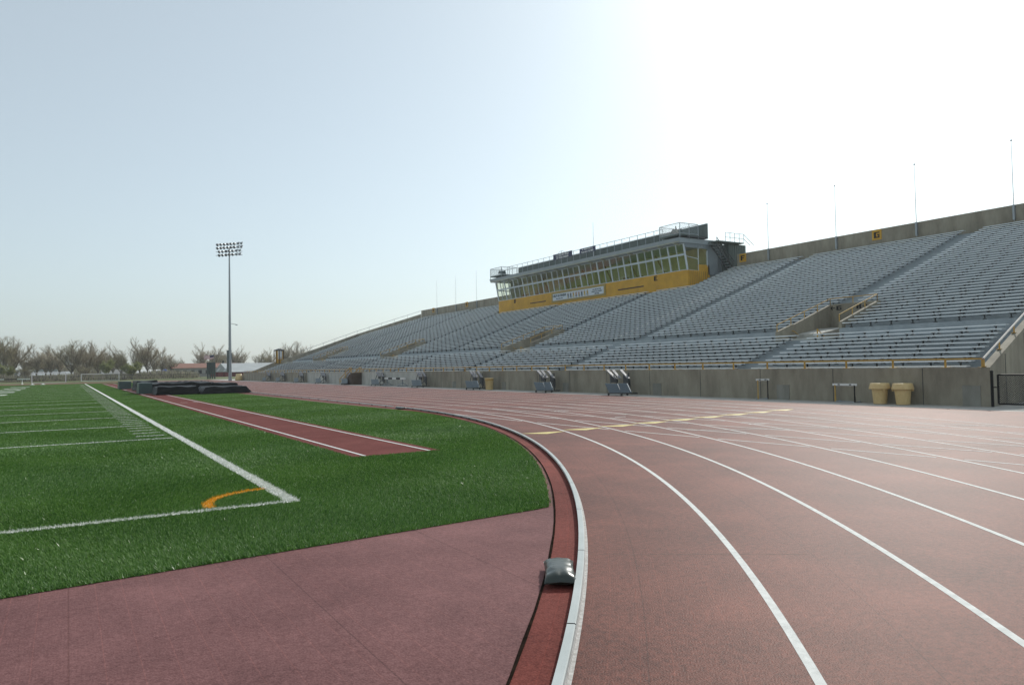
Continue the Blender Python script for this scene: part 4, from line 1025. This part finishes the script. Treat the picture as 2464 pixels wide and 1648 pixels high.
def building(name,x0,x1,y0,y1,z0,zw,zr,mw_,mr_,label,ridge='x',wins=0,cat='building',over=.4,doors=0):
    e=empty(name,((x0+x1)/2,y0,z0),label,cat); cx=(x0+x1)/2; W2=(x1-x0)/2; D=y1-y0
    mb=MB(); mb.box(-W2,W2,0,D,0,zw); mb.build('wall',mw_,e)
    mb=MB()
    o=over
    if ridge=='x': mb.add([(-W2-o,-o,zw),(W2+o,-o,zw),(W2+o,D+o,zw),(-W2-o,D+o,zw),(-W2-o+0,D/2,zr),(W2+o,D/2,zr)],[(0,1,5,4),(2,3,4,5),(0,4,3),(1,2,5),(3,2,1,0)])
    elif ridge=='y': mb.add([(-W2-o,-o,zw),(W2+o,-o,zw),(W2+o,D+o,zw),(-W2-o,D+o,zw),(0,-o,zr),(0,D+o,zr)],[(0,4,5,3),(1,2,5,4),(0,1,4),(3,5,2),(3,2,1,0)])
    else: mb.box(-W2-o,W2+o,-o,D+o,zw,zr)
    mb.build('roof',mr_,e)
    for q in range(wins):
        x=-W2+(q+.5)*2*W2/wins; m=MB(); m.box(x-.35,x+.35,-.04,0,zw*.35,zw*.75); m.build('window',M['win'],e)
    return e
building('brick_building',-8.3,-2.7,200,215,.4,2.4,3.9,M['brick'],mat('dark_roof',(.065,.06,.055),.9),'dark brown-roofed building behind the bare trees at left',ridge='flat',wins=5)
e=building('church_tower',-3.7,-2.9,199,200,.4,4.2,5.3,M['brick'],M['brick'],'narrow brick tower with pointed top beside the dark roof',ridge='y',cat='tower',over=.02)
building('white_shed',-9.5,-2.2,186,190,.4,1.6,2.1,mat('grey_siding',(.30,.31,.31),.8),M['roofwhite'],'long low shed with a thin white roof line at left',ridge='flat',wins=6)
building('school_bus_shed',-8.2,.6,176,180,.35,.9,1.6,M['wallgrey'],M['roofwhite'],'low shed with broad white roof behind the soccer goal',ridge='x',wins=7)
building('farm_house',6.5,11.5,178,184,.35,.95,1.9,M['wallgrey'],mat('grey_shingle',(.20,.20,.19),.9),'small grey-roofed house behind the middle trees',ridge='x',wins=2)
building('white_canopy',12.5,17.0,176,180,.35,.95,1.7,M['wallgrey'],M['white'],'bright white canopy roof beside the purple playground',ridge='x')
building('school',19.2,32.5,170,182,.35,2.2-.35,3.0-.35+.25,M['wallgrey'],M['brickroof'],'long two-storey building with reddish brown roof beyond the fence',ridge='x',wins=9)
building('gym_building',26.9,38,150,166,.25,.95,2.75,M['red'],M['roofwhite'],'maroon building with a large pale grey roof beyond the stands',ridge='x',wins=4)
for q in range(3):
    building('ticket_booth',23.2+q*1.25,24.3+q*1.25,149,150.2,.25,1.0,1.75,M['red'],M['roofwhite'],['leftmost','middle','rightmost'][q]+' of three small maroon booths with pale gable roofs',ridge='y',cat='booth',over=.1)
e=empty('playground',(17.3,165,.35),'purple and blue playground structure beyond the fence','playground')
mb=MB(); 
for x in (-.9,-.2,.5,1.0): mb.tube((x,0,0),(x,0,1.3),.08,n=6)
mb.box(-.9,.5,-.5,.5,.6,.7); mb.hexa([(.5,-.3,.7),(.6,-.3,.6),(.6,.3,.6),(.5,.3,.7)],[(1.9,-.3,.1),(1.95,-.3,.0),(1.95,.3,.0),(1.9,.3,.1)]); mb.build('slide',M['purple'],e)
mb=MB(); mb.hexa([(-1.0,-.6,1.2),(.4,-.6,1.2),(.4,.6,1.2),(-1.0,.6,1.2)],[(-.5,-.1,1.7),(-.1,-.1,1.7),(-.1,.1,1.7),(-.5,.1,1.7)]); mb.build('roof',M['blue'],e)
# ------------------------------------------------------------------ trees
def tree_meshes(seed,kind):
    """bare spring tree, about 10 m tall, built at unit scale"""
    r=random.Random(seed); tr=MB(); tw=MB()
    def branch(p,d,L,rad,lev):
        n=3; q=Vector(p); dd=Vector(d)
        for i in range(n):
            dd=(dd+Vector((r.gauss(0,.12),r.gauss(0,.12),r.gauss(.05,.06)))).normalized(); q2=q+dd*(L/n)
            tr.tube(q,q2,rad*(1-.25*i/n),rad*(1-.25*(i+1)/n),n=5 if lev<2 else 3,cap=False)
            if lev<4 and i>=0:
                for _ in range(2 if lev<3 else 2):
                    a=r.uniform(0,2*math.pi); s=r.uniform(.45,.95)
                    side=Vector((math.cos(a),math.sin(a),0)); nd=(dd*(1-.35*s)+side*s+Vector((0,0,.25))).normalized()
                    if lev<3: branch(q2,nd,L*r.uniform(.52,.70),rad*.52,lev+1)
            q=q2
        if lev>=2:
            m=46 if kind!='lime' else 44
            for _ in range(m):
                t=r.random(); c=Vector(p).lerp(q,t); v=Vector((r.gauss(0,1),r.gauss(0,1),r.gauss(.5,.8))).normalized()*r.uniform(.25,.85)*(1 if kind!='lime' else .7)
                w=r.uniform(.005,.010) if kind!='lime' else r.uniform(.02,.04)
                s=v.cross(Vector((r.random(),r.random(),r.random()))).normalized()*w
                e_=c+v; mi=1 if r.random()<(.25 if kind=='bare' else .7) else 0
                tw.add([c-s,c+s,e_+s*.4,e_-s*.4],[(0,1,2,3)],mi)
                if kind!='bare' and r.random()<(.12 if kind=='budding' else .5):
                    b=s*(2.6 if kind=='bare' else 4); u=v.normalized()*.06; tw.add([e_-b,e_-u,e_+b,e_+u],[(0,1,2,3)],1)
    th=r.uniform(1.6,2.4); tr.tube((0,0,-.3),(0,0,th),.26,.2,n=8)
    for k in range(5):
        a=k*1.3+r.random(); d=Vector((math.cos(a)*.5,math.sin(a)*.5,1)).normalized(); branch((0,0,th-.1*k*.5),d,r.uniform(3.2,4.4),.13,1)
    branch((0,0,th),(0,0,1),4.8,.16,1)
    return tr,tw
protos=[]
for sd_,kind in ((3,'bare'),(5,'bare'),(8,'bare'),(13,'budding'),(21,'lime'),(34,'bare')):
    t_,w_=tree_meshes(sd_,kind)
    protos.append((t_,w_,kind,{'bare':[M['twig'],M['twigg']],'budding':[M['twig'],M['twigg']],'lime':[M['twigg'],M['lime']]}[kind]))
cache={}
def tree(i,x,y,z,s,label,wide=1.0,group='bare trees beyond the fence'):
    e=empty('tree',(x,y,z),label,'tree',group,rz=x*1.7+y)
    if i in cache:
        for nm,me in cache[i]:
            o=bpy.data.objects.new(nm,me); COL.objects.link(o); o.parent=e
    else:
        t_,w_,k,ms=protos[i]; a=t_.build('trunk',M['bark'],e); b=w_.build('crown',ms,e); cache[i]=[('trunk',a.data),('crown',b.data)]
    e.scale=(s*wide,s*wide,s)
# azimuth helper: px (source pixels) -> x at distance y
def px_x(px,y,py=905):
    xx=(px-1232)/f; yy=-(py-824)/f; d=F+R2*xx+U2*yy; return d.x/d.y*y
def px_h(px,py,y):
    xx=(px-1232)/f; yy=-(py-824)/f; d=F+R2*xx+U2*yy; return h+d.z/d.y*y
TR=[(-30,812,150,0,'bare tree at the left edge of the picture'),(8,818,148,3,'tall brown budding tree at far left'),(30,822,152,0,'wide bare tree, second from the left edge'),(12,878,143,4,'low yellow-green bush tree at the left edge'),
(62,852,158,1,'thin bare tree left of the dark roof'),(88,842,165,2,'slender tree in front of the dark-roofed building'),(110,838,170,0,'bare tree behind the brick tower'),(122,842,160,5,'bare tree rising right of the brick tower'),(143,848,158,1,'thin pale bare tree left of the dense clump'),
(172,826,150,3,'dense brown tree at the left of the big clump'),(192,836,148,5,'leafless tree inside the big clump'),(212,830,152,0,'tall bare tree in the middle of the big clump'),(236,838,155,2,'bare tree at the right of the big clump'),
(258,866,146,4,'yellow-green willow-like tree right of the big clump'),(272,840,160,1,'greyish bare tree right of the yellow-green one'),(292,848,150,3,'brown budding tree left of the tallest pair'),
(336,826,150,2,'tall rounded bare tree left of the dark trunk'),(355,825,143,5,'tall tree with a dark straight trunk in front of the houses'),(372,856,165,1,'small bare tree behind the white canopy'),(392,845,170,0,'bare tree above the playground'),(412,860,172,3,'brown tree left of the reddish roof'),(440,868,190,1,'distant low bare tree above the reddish roof'),
(485,836,185,2,'spreading bare tree behind the flag'),(520,838,188,0,'spreading bare tree left of the floodlight tower'),(560,846,180,5,'thin bare tree just right of the floodlight tower'),(576,845,180,1,'rounded bare tree above the pale roof'),
(630,850,160,3,'budding tree left of the booth on the stands'),(648,846,175,2,'bare tree behind the booth on the stands'),(695,830,190,0,'bare tree right of the booth, left crown'),(716,828,192,5,'bare tree right of the booth, right crown'),
(318,872,140,4,'short greenish bush tree behind the mats'),(205,880,142,3,'low brown thicket tree at the foot of the big clump'),(60,884,142,3,'low brown thicket tree behind the far barrier')]
for (px,py,y,i,lab) in TR:
    x=px_x(px,y); zt=px_h(px,py,y); zb=.34; H0={0:9.5,1:9.5,2:9.5,3:9.5,4:9.5,5:9.5}[i]
    tree(i,x,y,zb,(zt-zb)/H0*1.02,lab,wide=.95 if py<870 else 1.6)
# evergreen + hedge
for px,py,y,lab in ((537,867,170,'small dark conical evergreen left of the floodlight tower'),(118,862,185,'dark pointed evergreen beside the brick tower')):
    x=px_x(px,y); zt=px_h(px,py,y); e=empty('pine_tree',(x,y,.34),lab,'tree','evergreens'); r_=random.Random(px)
    mb=MB(); mb.tube((0,0,0),(0,0,zt-.5),.08,.02,n=6); mb.build('trunk',M['bark'],e)
    mb=MB(); Ht=zt-.34
    for q in range(700):
        t=r_.random()**.7; a=r_.uniform(0,2*math.pi); rad=(1-t)*Ht*.34*r_.uniform(.5,1.1); c=Vector((math.cos(a)*rad,math.sin(a)*rad,t*Ht)); v=Vector((math.cos(a),math.sin(a),-.3))*.22; s_=Vector((-math.sin(a),math.cos(a),.1))*.09
        mb.add([c-s_,c+s_,c+v],[(0,1,2)])
    mb.build('crown',M['ever'],e)
def woods(y,x0,x1,hh,n,seed,name,label):
    r_=np.random.default_rng(seed); mb=MB()
    for q in range(n):
        x=r_.uniform(x0,x1); H=hh*(0.6+.4*math.sin(x*.35+seed)*math.sin(x*.13)); z=.3+r_.random()**1.3*H; yy=y+r_.uniform(-4,4); a=r_.uniform(0,6.28); L=r_.uniform(.3,.9); w=r_.uniform(.02,.06)
        d=Vector((math.cos(a)*.4,.2,1)).normalized()*L; s_=Vector((1,0,-.3))*w; c=Vector((x,yy,z)); mb.add([c-s_,c+s_,c+d],[(0,1,2)],int(r_.integers(0,3)))
    tag(mb.build(name,[M['twig'],M['twigg'],M['bark']]),label,'trees',kind='stuff')
woods(205,-45,40,5.0,80000,5,'woodland','far-off low brown wood behind the houses')
woods(143,-30,20,1.1,16000,9,'brush','dry brush and weeds along the far fence')

mb=MB(); mb.box(-700,700,-500,1000,-3,45)
hz=mb.build('haze',[]) ; hz.data.materials.clear()
hm_=bpy.data.materials.new('haze_air'); hm_.use_nodes=True; n_=hm_.node_tree; n_.nodes.clear()
o_=n_.nodes.new('ShaderNodeOutputMaterial'); v_=n_.nodes.new('ShaderNodeVolumePrincipled'); v_.inputs['Density'].default_value=.0005; v_.inputs['Color'].default_value=(.93,.97,1,1); v_.inputs['Anisotropy'].default_value=.3
n_.links.new(v_.outputs[0],o_.inputs['Volume']); hz.data.materials.append(hm_); tag(hz,'thin pale spring haze over the field','haze',kind='stuff')
